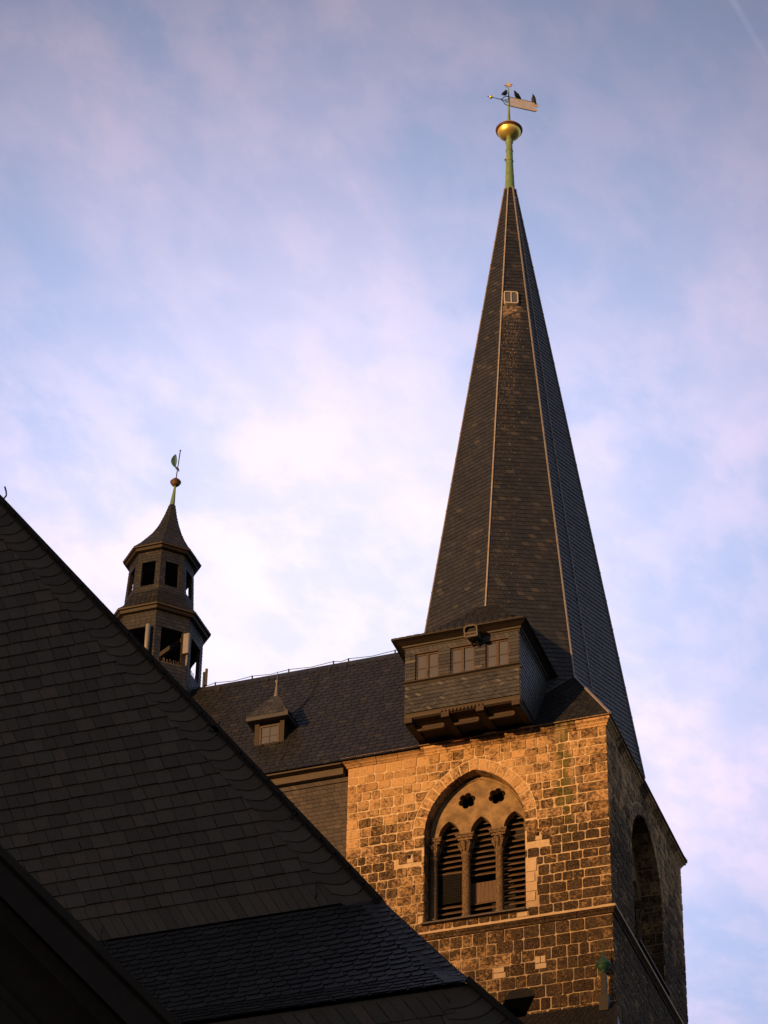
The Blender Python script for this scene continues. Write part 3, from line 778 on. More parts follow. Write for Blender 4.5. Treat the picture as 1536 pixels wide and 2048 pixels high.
# gutter edge of the eave
m = MB(); c1_, c2_, c3_ = corner(7), corner(1), corner(3)
for a, b in ((corner(7), corner(1)), (corner(1), corner(3)), (corner(3), corner(5))):
    m.bar(a+Vector((0, 0, -0.002)), b+Vector((0, 0, -0.002)), 0.05, 0.022)
m.build('eave_edge', 'dressed', tower)

# hatch on the spire
hn = (spt(1, 60)-spt(0, 60)).normalized(); hup = ((spt(0, 61)+spt(1, 61))/2-(spt(0, 60)+spt(1, 60))/2).normalized(); hz = hn.cross(hup)
hc = Vector((-3.262, 2.955, 59.965))+hz*0.02
def rrect(hw, hh, r, n=5):
    pts = []
    for cx_, cz_, a0 in ((hw-r, hh-r, 0), (-hw+r, hh-r, 90), (-hw+r, -hh+r, 180), (hw-r, -hh+r, 270)):
        for j in range(n+1): a = rad(a0+90*j/n); pts.append((cx_+r*math.cos(a), cz_+r*math.sin(a)))
    return pts
m = MB(); O_ = rrect(0.215, 0.27, 0.07); I_ = rrect(0.185, 0.235, 0.055); n = len(O_)
P3 = lambda p, h: hc+hn*p[0]+hup*p[1]+hz*h
vs = [P3(p, -0.02) for p in O_]+[P3(p, 0.09) for p in O_]+[P3(p, 0.09) for p in I_]+[P3(p, 0.06) for p in I_]
m.add(vs, [(i, (i+1) % n, n+(i+1) % n, n+i) for i in range(n)]+[(n+i, n+(i+1) % n, 2*n+(i+1) % n, 2*n+i) for i in range(n)]+[(2*n+i, 2*n+(i+1) % n, 3*n+(i+1) % n, 3*n+i) for i in range(n)])
m.add([P3((-0.018, -0.235), 0.085), P3((0.018, -0.235), 0.085), P3((0.018, 0.235), 0.085), P3((-0.018, 0.235), 0.085)], [(0, 1, 2, 3)])
hf = m.build('spire_hatch', 'gold_leaf', tower)
m = MB(); m.poly([P3(p, 0.062) for p in I_]); m.build('pane', 'glass', hf)

# finial pole and gilded ball
m = MB()
m.lathe([(0.185, 65.2), (0.165, 65.32), (0.150, 65.6), (0.120, 66.4), (0.105, 67.2), (0.10, 67.35), (0.125, 67.38), (0.125, 67.46), (0.09, 67.5), (0.08, 67.7)], (CX, CY, 0), 12)
for zz_ in (65.9, 66.55, 67.0): m.lathe([(0.128+(66.5-zz_)*0.02, zz_), (0.134+(66.5-zz_)*0.02, zz_+0.01), (0.128+(66.5-zz_)*0.02, zz_+0.02)], (CX, CY, 0), 12)
m.lathe([(0.075, 68.12), (0.055, 68.25), (0.04, 68.7), (0.022, 69.2), (0.014, 69.9)], (CX, CY, 0), 10)
m.lathe([(0.03, 66.62), (0.03, 66.66)], (CX-0.13, CY-0.05, 0), 8)
fp = m.build('finial_pole', 'verdigris', tower)
m = MB()
prof = []; a_, b_ = 0.375, 0.27
for i in range(13): t = -math.pi/2+i*math.pi/2/12; prof.append((max(0.06, a_*math.cos(t)), b_*math.sin(t)))
prof += [(0.385, 0.01), (0.412, 0.012), (0.418, 0.035), (0.395, 0.04), (0.43, 0.05), (0.437, 0.085), (0.39, 0.12)]
for i in range(1, 9): t = i*math.pi/2/8; prof.append((max(0.07, 0.38*math.cos(t)), 0.125+0.17*math.sin(t)))
mis = [0]*len(prof)
for i in (13, 14, 16, 17): mis[i] = 1
m.lathe(prof, (CX, CY, 67.86), 48, mis=mis)
m.build('gilded_ball', ['gold', 'redbrown'], tower)

# ---- lookout bay (part of the tower)
BX0, BX1, BY, BZ0, BZ1 = -5.00, -1.90, -1.30, 42.77, 44.86
bay = thing('lookout_bay', (0, 0, 0), '', ''); del bay['label']; del bay['category']; bay.parent = tower; bay.location = (0, 0, 0); bay.matrix_parent_inverse = Matrix.Translation(-Vector(tower.location))
def bpart(m, name, mat):
    o = m.build(name, mat, None); o.parent = bay; return o
R3 = random.Random(3)
wins = [(-4.73, -4.09), (-3.77, -3.11), (-2.81, -2.18)]; WZ0, WZ1 = 43.72, 44.60
m = MB()
def frect(x0, x1, z0, z1, y=BY): return [(x0, y, z0), (x1, y, z0), (x1, y, z1), (x0, y, z1)]
# body (timber box behind the slates), openings left free
m.box((BX0, BY+0.01, 42.62), (BX1, BY+0.12, WZ0-0.02)); m.box((BX0, BY+0.01, WZ1), (BX1, BY+0.12, 44.9))
edges = [BX0]+[e for w_ in wins for e in w_]+[BX1]
for i in range(0, len(edges), 2): m.box((edges[i], BY+0.012, WZ0-0.02), (edges[i+1], BY+0.12, WZ1))
m.box((BX0+0.01, BY+0.12, 42.62), (BX0+0.12, 2.6, 44.9)); m.box((BX1-0.12, BY+0.12, 42.62), (BX1-0.01, 2.6, 44.9))
m.box((BX0+0.12, BY+0.12, 42.62), (BX1-0.12, 2.0, 42.70)); m.box((BX0+0.12, BY+0.5, 43), (BX1-0.12, BY+0.55, 44.9))
bpart(m, 'bay_box', 'black')
m = MB()
# window jamb strips, header and base panel in slate
for i in range(0, len(edges), 2): slates(m, frect(edges[i], edges[i+1], WZ0-0.04, WZ1), course=0.105, width=0.5, lift=0.018, round_=0.0, rnd=R3, core=True, jit=0.02, sag=0.01)
slates(m, frect(BX0, BX1, WZ1, 44.86), course=0.27, width=0.13, lift=0.015, skew=0.45, rnd=R3)
slates(m, frect(BX0, BX1, BZ0, WZ0-0.10), course=0.118, width=0.105, lift=0.022, skew=0.95, alt=True, rnd=R3)
bpart(m, 'slate_front', 'slate_bay')
m = MB()
slates(m, [(BX1, BY, BZ0-0.02), (BX1, 2.4, BZ0-0.02), (BX1, 2.4, 44.86), (BX1, BY, 44.86)], course=0.13, width=0.15, lift=0.016, skew=0.3, round_=0.4, rnd=R3)
slates(m, [(BX0, 2.4, BZ0-0.02), (BX0, BY, BZ0-0.02), (BX0, BY, 44.86), (BX0, 2.4, 44.86)], course=0.13, width=0.15, lift=0.016, skew=0.3, round_=0.4, rnd=R3)
bpart(m, 'slate_side', 'slate_spire')
# sill ledge
m = MB(); m.prism_x([(BY-0.10, WZ0-0.045), (BY-0.10, WZ0-0.02), (BY+0.08, WZ0+0.012), (BY+0.08, WZ0-0.12), (BY-0.02, WZ0-0.12), (BY-0.05, WZ0-0.07)], BX0-0.05, BX1+0.05)
bpart(m, 'sill_ledge', 'wood_dark')
m = MB(); x = BX0+0.32
while x < BX1-0.25:
    m.bar((x, BY-0.03, WZ0-0.01), (x+R3.uniform(-.012, .012), BY-0.05+R3.uniform(-.03, .03), WZ0+0.11), 0.005); x += 0.045
bpart(m, 'bird_spikes', 'spike')
# windows
for i, (a, b) in enumerate(wins):
    m = MB(); y = BY+0.035; t = 0.045; zt, zb = WZ1-0.03, WZ0-0.02
    m.box((a, y, zb), (a+t, y+0.05, zt)); m.box((b-t, y, zb), (b, y+0.05, zt)); m.box((a+t, y, zt-t), (b-t, y+0.05, zt)); m.box((a+t, y, zb), (b-t, y+0.05, zb+t))
    xm = (a+b)/2; m.box((xm-0.035, y-0.012, zb+t), (xm+0.035, y+0.04, zt-t)); zm = zb+(zt-zb)*0.49
    m.box((a+t, y+0.008, zm-0.013), (xm-0.035, y+0.04, zm+0.013)); m.box((xm+0.035, y+0.008, zm-0.013), (b-t, y+0.04, zm+0.013))
    m.box((a, BY-0.02, WZ1-0.035), (b, BY+0.10, WZ1+0.005))
    m.box((a+t, y+0.024, zb+t), (b-t, y+0.030, zt-t), mi=1)
    if i == 0: m.bar((xm+0.01, y-0.02, zb+0.06), (xm+0.01, y-0.02, zb+0.32), 0.018)
    bpart(m, 'bay_window', ['wood_frame', 'glass'])
# carved beam, joists, infill boards
m = MB()
m.prism_x([(BY-0.02, 42.745), (BY+0.02, 42.765), (BY+0.2, 42.765), (BY+0.2, 42.60), (BY+0.05, 42.60), (BY+0.01, 42.64), (BY+0.0, 42.70)], BX0-0.01, BX1+0.01)
for i in range(30):
    if 9 <= i < 21: m.tube([(-4.93+i*0.1, BY-0.005, 42.61), (-4.89+i*0.1, BY-0.012, 42.68)], [0.012, 0.022], 6)
bpart(m, 'carved_beam', 'wood_beam')
jx = [-4.90, -3.90, -2.96, -2.0]
for x in jx:
    m = MB(); w_ = 0.10
    for yy in (0,):
        prof = [(BY-0.03, 42.60), (BY-0.045, 42.56), (BY-0.02, 42.51), (BY-0.005, 42.48), (BY+0.04, 42.455), (BY+0.10, 42.445), (-0.03, 42.60), (-0.03, 42.63), (BY+0.1, 42.63)]
        m.prism_x(prof, x-w_, x+w_)
    jm = m; m = MB(); m.box((x-w_-0.004, BY-0.05, 42.455), (x+w_+0.004, BY-0.004, 42.60))
    for j in range(5): m.tube([(x-w_, BY-0.04+0.008*j, 42.59-j*0.030), (x+w_, BY-0.04+0.008*j, 42.59-j*0.030)], 0.011, 6)
    bpart(m, 'carved_joist_end', 'wood_beam'); bpart(jm, 'joist', 'black')  # joist bodies black: shade under the bay put into the colour
for a, b in zip(jx[:-1], jx[1:]):
    m = MB(); a, b = a+0.13, b-0.13
    y = BY+0.30
    m.prism_y([(a+0.05, 42.38), (b-0.05, 42.38), (b, 42.41), (b, 42.49), (b-0.05, 42.52), (a+0.05, 42.52), (a, 42.49), (a, 42.41)], y, y+0.06)
    m.box((a+0.1, y-0.012, 42.435), (b-0.1, y-0.001, 42.465))
    bpart(m, 'infill_board', 'wood_beam')
m = MB(); m.box((BX0+0.01, BY+0.2, 42.632), (BX1-0.01, 0.3, 42.68)); bpart(m, 'soffit', 'black')  # soffit colour likewise carries the shade below the bay
# bay roof
m = MB()
lv = [((-5.30, -1.70), -1.60, 44.97), ((-5.02, -1.93), -1.22, 45.20), ((-4.62, -2.28), -0.62, 45.70), ((-4.10, -2.68), 0.02, 46.40), ((-3.68, -3.03), 0.62, 47.10)]
for (A_, ya, za), (B_, yb, zb) in zip(lv[:-1], lv[1:]):
    slates(m, [(A_[0], ya, za), (A_[1], ya, za), (B_[1], yb, zb), (B_[0], yb, zb)], course=0.15, width=0.2, lift=0.016, skew=0.4, round_=0.5, rnd=R3)
    slates(m, [(A_[1], ya, za), (A_[1], 2.6, za), (B_[1], 2.6, zb), (B_[1], yb, zb)], course=0.15, width=0.2, lift=0.016, rnd=R3)
    slates(m, [(A_[0], 2.6, za), (A_[0], ya, za), (B_[0], yb, zb), (B_[0], 2.6, zb)], course=0.15, width=0.2, lift=0.016, rnd=R3)
m.quad((-3.68, 0.62, 47.1), (-3.03, 0.62, 47.1), (-3.03, 2.6, 47.1), (-3.68, 2.6, 47.1))
bpart(m, 'bay_roof', 'slate_nave')
m = MB()   # eave boards and crown moulding
m.box((-5.31, -1.61, 44.925), (-1.69, -1.59, 44.965)); m.box((-5.31, -1.59, 44.925), (-5.29, 2.4, 44.965)); m.box((-1.71, -1.59, 44.925), (-1.69, 2.4, 44.965))
prof = [(BY-0.005, 44.74), (BY-0.03, 44.745), (BY-0.035, 44.775), (BY-0.07, 44.80), (BY-0.08, 44.835), (BY-0.20, 44.90), (BY-0.285, 44.924), (BY+0.05, 44.924)]
pf = [(o-BY, z) for o, z in prof]
def crown(m, xs, ys, xe, ye, nx, ny, mi0, mi1):
    vs = []
    for (px, py, mm) in ((xs, ys, mi0), (xe, ye, mi1)):
        for (o, z) in pf:
            o2 = -o
            dx, dy = (xe-xs, ye-ys); L = math.hypot(dx, dy); dx, dy = dx/L, dy/L
            vs.append((px+nx*o2+dx*mm*o2, py+ny*o2+dy*mm*o2, z))
    n = len(pf); m.add(vs, [(i, n+i, n+i+1, i+1) for i in range(n-1)]+[tuple(range(n)), tuple(reversed(range(n, 2*n)))])
crown(m, BX0, BY, BX1, BY, 0, -1, -1, 1); crown(m, BX1, BY, BX1, 2.4, 1, 0, -1, 0); crown(m, BX0, 2.4, BX0, BY, -1, 0, 0, 1)
bpart(m, 'eave_moulding', 'wood_dark')

# ================================================================== FLOODLIGHT BOX ON THE BAY
fl = thing('floodlight', (-3.08, -1.35, 44.5), 'boxy weathered floodlight housing with open front hung on the lookout bay', 'floodlight')
m = MB(); rot = Matrix.Rotation(rad(12), 3, 'X')
def T(p): q = rot @ Vector(p); return Vector((-3.07, -1.58, 44.72))+q
def hexbox(m, hw, z0, z1, y0, y1, mi=0):
    prof = [(-hw, z0), (hw, z0), (hw, z1-0.06), (hw-0.06, z1), (-hw+0.06, z1), (-hw, z1-0.06)]
    n = 6; vs = [T((x, y0, z)) for x, z in prof]+[T((x, y1, z)) for x, z in prof]
    m.add(vs, [(n+i, n+(i+1) % n, (i+1) % n, i) for i in range(n)]+[tuple(reversed(range(n, 2*n)))], mi=mi)
hexbox(m, 0.155, -0.13, 0.13, -0.16, 0.22); 
m.build('housing', 'grey_metal', fl)
m = MB()
fr = [(-0.17, -0.15), (0.17, -0.15), (0.17, 0.09), (0.10, 0.15), (-0.10, 0.15), (-0.17, 0.09)]
for i in range(6): m.bar(T((fr[i][0], -0.17, fr[i][1])), T((fr[(i+1) % 6][0], -0.17, fr[(i+1) % 6][1])), 0.03, 0.05)
m.bar(T((-0.17, -0.175, -0.06)), T((0.17, -0.175, -0.06)), 0.04, 0.055)
m.build('rim', 'grey_metal', fl)
m = MB(); m.quad(T((-0.15, -0.10, -0.03)), T((0.15, -0.10, -0.03)), T((0.15, -0.10, 0.12)), T((-0.15, -0.10, 0.12))); m.quad(T((-0.15, -0.165, -0.14)), T((0.15, -0.165, -0.14)), T((0.15, -0.165, -0.06)), T((-0.15, -0.165, -0.06)), mi=1)
m.build('reflector', ['black', 'fascia'], fl)
m = MB(); m.bar((-3.0, -1.55, 44.55), (-2.97, -1.30, 44.45), 0.05); m.bar((-3.13, -1.55, 44.55), (-3.13, -1.30, 44.50), 0.04); m.build('bracket', 'iron', fl)
m = MB()
for i in range(9): p = T((-0.14+i*0.035, -0.1, 0.14)); m.bar(p, p+Vector((R3.uniform(-.03, .03), -0.02, 0.10)), 0.005)
m.build('bird_spikes', 'spike', fl)

# ================================================================== WEATHER VANE AND BIRDS
psi = rad(36); vd = Vector((math.cos(psi), math.sin(psi), 0)); vn = Vector((math.sin(psi), -math.cos(psi), 0))
V0 = Vector((CX, CY, 0))
vane = thing('weather_vane', (CX, CY, 69.0), 'gilded two-tailed banner weather vane with green arrow frame atop the spire', 'weather vane')
def vp(u, z, h=0.0): return V0+vd*u+Vector((0, 0, z))+vn*h
outl = [(0.02, 69.05), (0.02, 69.44), (0.92, 69.44)]
def arc(cx_, cz_, r, a0, a1, n=8): return [(cx_+r*math.cos(rad(a0+(a1-a0)*i/n)), cz_+r*math.sin(rad(a0+(a1-a0)*i/n))) for i in range(n+1)]
outl += arc(0.93, 69.345, 0.10, 90, -90)+arc(0.86, 69.215, 0.03, 90, 270, 4)+arc(0.93, 69.125, 0.06, 90, -90)+[(0.92, 69.065)]
# pierced lettering in two rows, and a tree emblem
def stroke(x0, z0, x1, z1, w=0.014):
    dx, dz = x1-x0, z1-z0; L = math.hypot(dx, dz); nx, nz = -dz/L*w/2, dx/L*w/2
    return [(x0+nx, z0+nz), (x0-nx, z0-nz), (x1-nx, z1-nz), (x1+nx, z1+nz)]
hol = []
for zz_ in (69.285, 69.125):
    for i, ch in enumerate('NIHNIE'):
        x = 0.07+i*0.078; h_ = 0.10
        hol.append(stroke(x, zz_, x, zz_+h_))
        if ch == 'N': hol += [stroke(x+0.045, zz_, x+0.045, zz_+h_), stroke(x+0.014, zz_+0.075, x+0.032, zz_+0.03, 0.010)]
        if ch == 'H': hol += [stroke(x+0.045, zz_, x+0.045, zz_+h_), stroke(x+0.014, zz_+0.05, x+0.032, zz_+0.05, 0.012)]
        if ch == 'E': hol += [stroke(x+0.014, zz_+k, x+0.045, zz_+k, 0.012) for k in (0.008, 0.05, 0.092)]
hol.append(stroke(0.66, 69.12, 0.66, 69.40, 0.018))
for k in range(3):
    for s_ in (-1, 1): hol.append(stroke(0.66+s_*0.018, 69.37-k*0.075, 0.66+s_*(0.055+k*0.022), 69.325-k*0.08, 0.018))
hol += [stroke(0.60, 69.10, 0.645, 69.13), stroke(0.675, 69.13, 0.72, 69.10), stroke(0.84, 69.32, 0.90, 69.37), stroke(0.85, 69.38, 0.93, 69.30, 0.01)][:3]
vs, fs = fill_shape(outl, hol, 0.012)
m = MB(); m.add([vp(v.x, v.y, v.z) for v in vs], fs); bn = m.build('banner', 'gold_leaf', vane)
m = MB()
m.tube([vp(-0.30, 69.25), vp(-0.22, 69.28), vp(-0.15, 69.40), vp(-0.05, 69.45), vp(0.5, 69.45), vp(0.93, 69.45)], 0.014, 6)
m.tube([vp(-0.30, 69.25), vp(-0.2, 69.20), vp(-0.12, 69.07), vp(0.0, 69.04), vp(0.5, 69.04), vp(0.93, 69.05)], 0.014, 6)
m.tube([vp(-0.30, 69.25), vp(-0.15, 69.24), vp(0.0, 69.22)], 0.012, 6)
m.tube([vp(-0.02, 69.30), vp(-0.1, 69.30), vp(-0.14, 69.25), vp(-0.1, 69.18), vp(-0.03, 69.17)], 0.010, 6)
m.tube([vp(-0.30, 69.25), vp(-0.56, 69.25)], 0.012, 6); m.tube([vp(-0.66, 69.25), vp(-0.76, 69.25)], [0.016, 0.003], 6)
m.tube([vp(0, 69.0), vp(0, 69.5)], 0.022, 8)
m.build('arrow_frame', 'verdigris_dark', vane)
m = MB(); m.ell(vp(-0.61, 69.25), (0.062, 0.062, 0.062)); m.build('arrow_ball', 'gold', vane)
m = MB(); sc_ = vp(0, 69.98); ux, uz = Vector((0.95, 0.3, 0)), Vector((0, 0, 1)); pts = []
for i in range(16): r = 0.13 if i % 2 == 0 else 0.05; a = rad(i*22.5+8); pts.append(sc_+ux*(r*math.cos(a))+uz*(r*math.sin(a)))
m.add([p+Vector((0.01, -0.02, 0)) for p in pts]+[p-Vector((0.01, -0.02, 0)) for p in pts], [tuple(range(16)), tuple(reversed(range(16, 32)))]+[(i, 16+i, 16+(i+1) % 16, (i+1) % 16) for i in range(16)])
m.build('star', 'gold_leaf', vane)

def crow(loc, yaw, pitch, label, hunch=1.0):
    """one continuous bird: lofted body from tail to beak, with legs"""
    t = thing('crow', loc, label, 'bird', 'black birds perched on the weather vane')
    rz = Matrix.Rotation(yaw, 3, 'Z') @ Matrix.Rotation(-pitch, 3, 'Y'); O_ = Vector(loc)+Vector((0, 0, 0.10))
    # stations along the body axis: x, z offset, half width, half height
    st = [(-0.27, -0.01, 0.030, 0.008), (-0.20, -0.005, 0.034, 0.014), (-0.13, 0.0, 0.040, 0.032), (-0.07, 0.0, 0.062, 0.060), (0.0, 0.0, 0.074, 0.075), (0.06, 0.008, 0.070, 0.072), (0.11, 0.03*hunch, 0.048, 0.052), (0.145, 0.055*hunch, 0.042, 0.045), (0.18, 0.06*hunch, 0.036, 0.037), (0.205, 0.055*hunch, 0.018, 0.018), (0.24, 0.045*hunch, 0.009, 0.010), (0.27, 0.036*hunch, 0.002, 0.003)]
    m = MB(); n = 12; vs = []
    for x, z, a, b in st:
        for j in range(n): q = 2*math.pi*j/n; vs.append(O_+rz @ Vector((x, a*math.cos(q), z+b*math.sin(q))))
    fs = [(i*n+j, (i+1)*n+j, (i+1)*n+(j+1) % n, i*n+(j+1) % n) for i in range(len(st)-1) for j in range(n)]+[tuple(range(n)), tuple(reversed(range((len(st)-1)*n, len(st)*n)))]
    m.add(vs, fs, smooth=True)
    for s_ in (-1, 1):   # folded wings
        w = [(-0.22, -0.005, 0.012), (-0.12, 0.01, 0.03), (0.0, 0.02, 0.05), (0.07, 0.02, 0.035), (0.10, 0.01, 0.012)]
        vs = []
        for x, z, h in w:
            for a, b in ((0.045, -1), (0.078, 0), (0.045, 1)): vs.append(O_+rz @ Vector((x, s_*(a if x > -0.15 else a*0.5), z+b*h)))
        m.add(vs, [(i*3+j, i*3+j+1, (i+1)*3+j+1, (i+1)*3+j) for i in range(4) for j in range(2)], smooth=True)
        base = O_+rz @ Vector((0.0, s_*0.03, -0.05)); ft = Vector(loc)+Vector((0.02*s_, 0.01*s_, 0.0))
        m.tube([base, (base+ft)/2+Vector((0.01, 0, 0)), ft], [0.014, 0.008, 0.006], 6)
        m.tube([ft+Vector((-0.02, 0, 0.004)), ft+Vector((0.03, 0, 0.004))], 0.005, 5)
    m.build('body', 'feather', t); return t
def vloc(u): p = vp(u, 69.463); return (p.x, p.y, p.z)
crow(vloc(-0.13), psi+rad(35), rad(48), 'black crow leaning forward on the arrow side of the weather vane')
crow(vloc(0.30), rad(-100), rad(8), 'hunched round black crow in the middle of the banner top', 0.4)
crow(vloc(0.86), psi+rad(-150), rad(72), 'upright slim black crow at the banner tip with its beak up', 0.8)

# ================================================================== NAVE
nave = thing('church_nave', (-15, 3.8, 0), 'long church nave with steep blue-grey slate roof left of the tower', 'church')
NR_Y, NR_Z, NE_Y, NE_Z = 3.82, 48.36, -0.22, 42.40
NX0, NX1 = -26.0, -4.93
R4 = random.Random(9)
def nroof(x, y): return NE_Z+(y-NE_Y)*(NR_Z-NE_Z)/(NR_Y-NE_Y)
m = MB()
slates(m, [(-22, NE_Y, NE_Z), (-5.0, NE_Y, NE_Z+0.0), (-4.93, NR_Y, NR_Z), (-22, NR_Y, NR_Z)], course=0.235, width=0.24, lift=0.016, skew=0.5, round_=0.6, rnd=R4, jit=0.08, sag=0.012)
m.quad((-22, NR_Y, NR_Z), (-4.93, NR_Y, NR_Z), (-4.93, 7.86, NE_Z), (-22, 7.86, NE_Z))
m.box((-26, NR_Y, 40), (-22, NR_Y+0.2, 41))
m.build('roof', 'slate_nave', nave)
m = MB(); x = -22.0
while x < -5.0:
    m.prism_x([(NR_Y-0.16, NR_Z-0.20), (NR_Y, NR_Z+0.045), (NR_Y+0.16, NR_Z-0.20), (NR_Y, NR_Z-0.05)], x, x+0.30-0.01, var=R4.random()); x += 0.30
m.build('ridge', 'slate_spire', nave)
m = MB()
slates(m, [(-22, 0.22, 36), (-7.0, 0.22, 36), (-7.0, 0.22, 42.0), (-22, 0.22, 42.0)], course=0.125, width=0.2, lift=0.018, skew=0.35, rnd=R4, jit=0.2)
slates(m, [(-22, 0.19, 42.0), (-7.0, 0.19, 42.0), (-7.0, 0.19, 42.13), (-22, 0.19, 42.13)], course=0.17, width=0.10, lift=0.014, skew=0.8, rnd=R4)
m.box((-22, 0.24, 0), (-7.02, 7.4, 41.9)); m.build('wall', 'slate_wall', nave)
m = MB(); m.box((-22, 0.02, 42.14), (-7.16, 0.24, 42.36)); m.box((-22, -0.17, 42.345), (-7.16, 0.015, 42.385)); m.build('fascia', 'fascia', nave)
# ridge cable holders
m = MB(); xs = [-12.61, -11.46, -10.33, -8.96, -8.5, -7.09, -6.0]; prev = None
for x in xs:
    m.tube([(x, NR_Y, NR_Z-0.02), (x-0.01, NR_Y, NR_Z+0.14)], 0.022, 6)
    p = (x, NR_Y, NR_Z+0.13)
    if prev: m.tube([prev, ((prev[0]+p[0])/2, NR_Y, NR_Z+0.075), p], 0.010, 5)
    prev = p
m.tube([(-12.61, NR_Y, NR_Z+.13), (-13.0, NR_Y, NR_Z+0.05), (-13.4, NR_Y, NR_Z+0.1)], 0.010, 5)
m.build('lightning_cable', 'iron', nave)
m = MB(); prev = None
for i in range(9):
    t = i/8; y = NR_Y-0.3-(NR_Y-0.4-NE_Y)*t*0.97; x = -9.3+0.45*math.sin(i*1.1)*0.2+0.25*t; p = (x, y, nroof(x, y)+0.06)
    m.bar((x, y, nroof(x, y)), p, 0.03)
    if prev: m.tube([prev, p], 0.007, 5)
    prev = p
m.build('down_cable', 'iron', nave)
for x in (-12.4, -10.9, -9.0, -8.5): m = MB(); m.tube([(x, NR_Y-0.12, NR_Z-0.18), (x, NR_Y-0.2, NR_Z-0.12), (x, NR_Y-0.3, NR_Z-0.42)], 0.012, 5); m.build('roof_hook', 'iron', nave)

# dormer
DX0, DX1, DYF = -10.10, -9.24, 0.92
dm = thing('dormer', (0, 0, 0), '', ''); del dm['label']; del dm['category']; dm.parent = nave; dm.matrix_parent_inverse = Matrix.Translation(-Vector(nave.location))
def dpart(m, name, mat): o = m.build(name, mat, None); o.parent = dm; return o
dz0, dz1 = 43.93, 44.78
m = MB(); m.box((DX0, DYF, dz0-0.1), (DX0+0.13, DYF+1.5, dz1)); m.box((DX1-0.13, DYF, dz0-0.1), (DX1, DYF+1.5, dz1)); m.box((DX0+0.13, DYF+0.10, dz0-0.1), (DX1-0.13, DYF+1.5, dz1))
dpart(m, 'cheek_wall', 'wood_dark')
m = MB(); a, b = DX0+0.14, DX1-0.14; z0_, z1_ = 44.02, 44.70; t = 0.05; y = DYF+0.0
m.box((a, y, z0_), (a+t, y+0.06, z1_)); m.box((b-t, y, z0_), (b, y+0.06, z1_)); m.box((a+t, y, z1_-t), (b-t, y+0.06, z1_)); m.box((a+t, y, z0_), (b-t, y+0.06, z0_+t))
xm = (a+b)/2; zm = (z0_+z1_)/2; m.box((xm-0.012, y+0.015, z0_+t), (xm+0.012, y+0.05, z1_-t)); m.box((a+t, y+0.018, zm-0.01), (xm-0.012, y+0.05, zm+0.01)); m.box((xm+0.012, y+0.018, zm-0.01), (b-t, y+0.05, zm+0.01))
m.box((a+t, y+0.03, z0_+t), (b-t, y+0.036, z1_-t), mi=1)
dpart(m, 'dormer_window', ['wood_frame', 'glass'])
m = MB(); m.prism_x([(DYF-0.06, 43.93), (DYF-0.06, 43.96), (DYF+0.05, 44.01), (DYF+0.05, 43.90)], DX0-0.02, DX1+0.02); m.box((DX1-0.32, DYF-0.03, 44.0), (DX1-0.2, DYF-0.005, 44.07)); dpart(m, 'window_sill', 'grey_metal')
m = MB()
ex0, ex1, ey = DX0-0.19, DX1+0.17, DYF-0.20
m.box((ex0, ey, 44.80), (ex1, ey+0.03, 44.92)); m.box((ex0, ey+0.03, 44.80), (ex0+0.03, ey+1.7, 44.90)); m.box((ex1-0.03, ey+0.03, 44.80), (ex1, ey+1.7, 44.90)); m.box((ex0+0.03, ey+0.03, 44.80), (ex1-0.03, ey+1.7, 44.83))
dpart(m, 'eave_board', 'slate_bay')
m = MB(); xc = (ex0+ex1)/2; yc = ey+0.62
pr = [(0.62, 44.92), (0.52, 45.07), (0.39, 45.31), (0.24, 45.58), (0.10, 45.82)]
for (h0, za), (h1, zb) in zip(pr[:-1], pr[1:]):
    f0, f1 = h0, h1
    q0 = [(xc-f0, yc-f0), (xc+f0, yc-f0), (xc+f0, yc+f0*1.8), (xc-f0, yc+f0*1.8)]; q1 = [(xc-f1, yc-f1), (xc+f1, yc-f1), (xc+f1, yc+f1*1.8), (xc-f1, yc+f1*1.8)]
    for i in range(4):
        j = (i+1) % 4; slates(m, [(*q0[i], za), (*q0[j], za), (*q1[j], zb), (*q1[i], zb)], course=0.085, width=0.14, lift=0.01, round_=0.5, rnd=R4)
dpart(m, 'dormer_roof', 'slate_bay')
m = MB(); m.lathe([(0.12, 45.74), (0.055, 45.98), (0.03, 46.25), (0.025, 46.33), (0.055, 46.36), (0.05, 46.41), (0.012, 46.44), (0.006, 46.72)], (xc, yc, 0), 10); dpart(m, 'dormer_finial', 'lead')

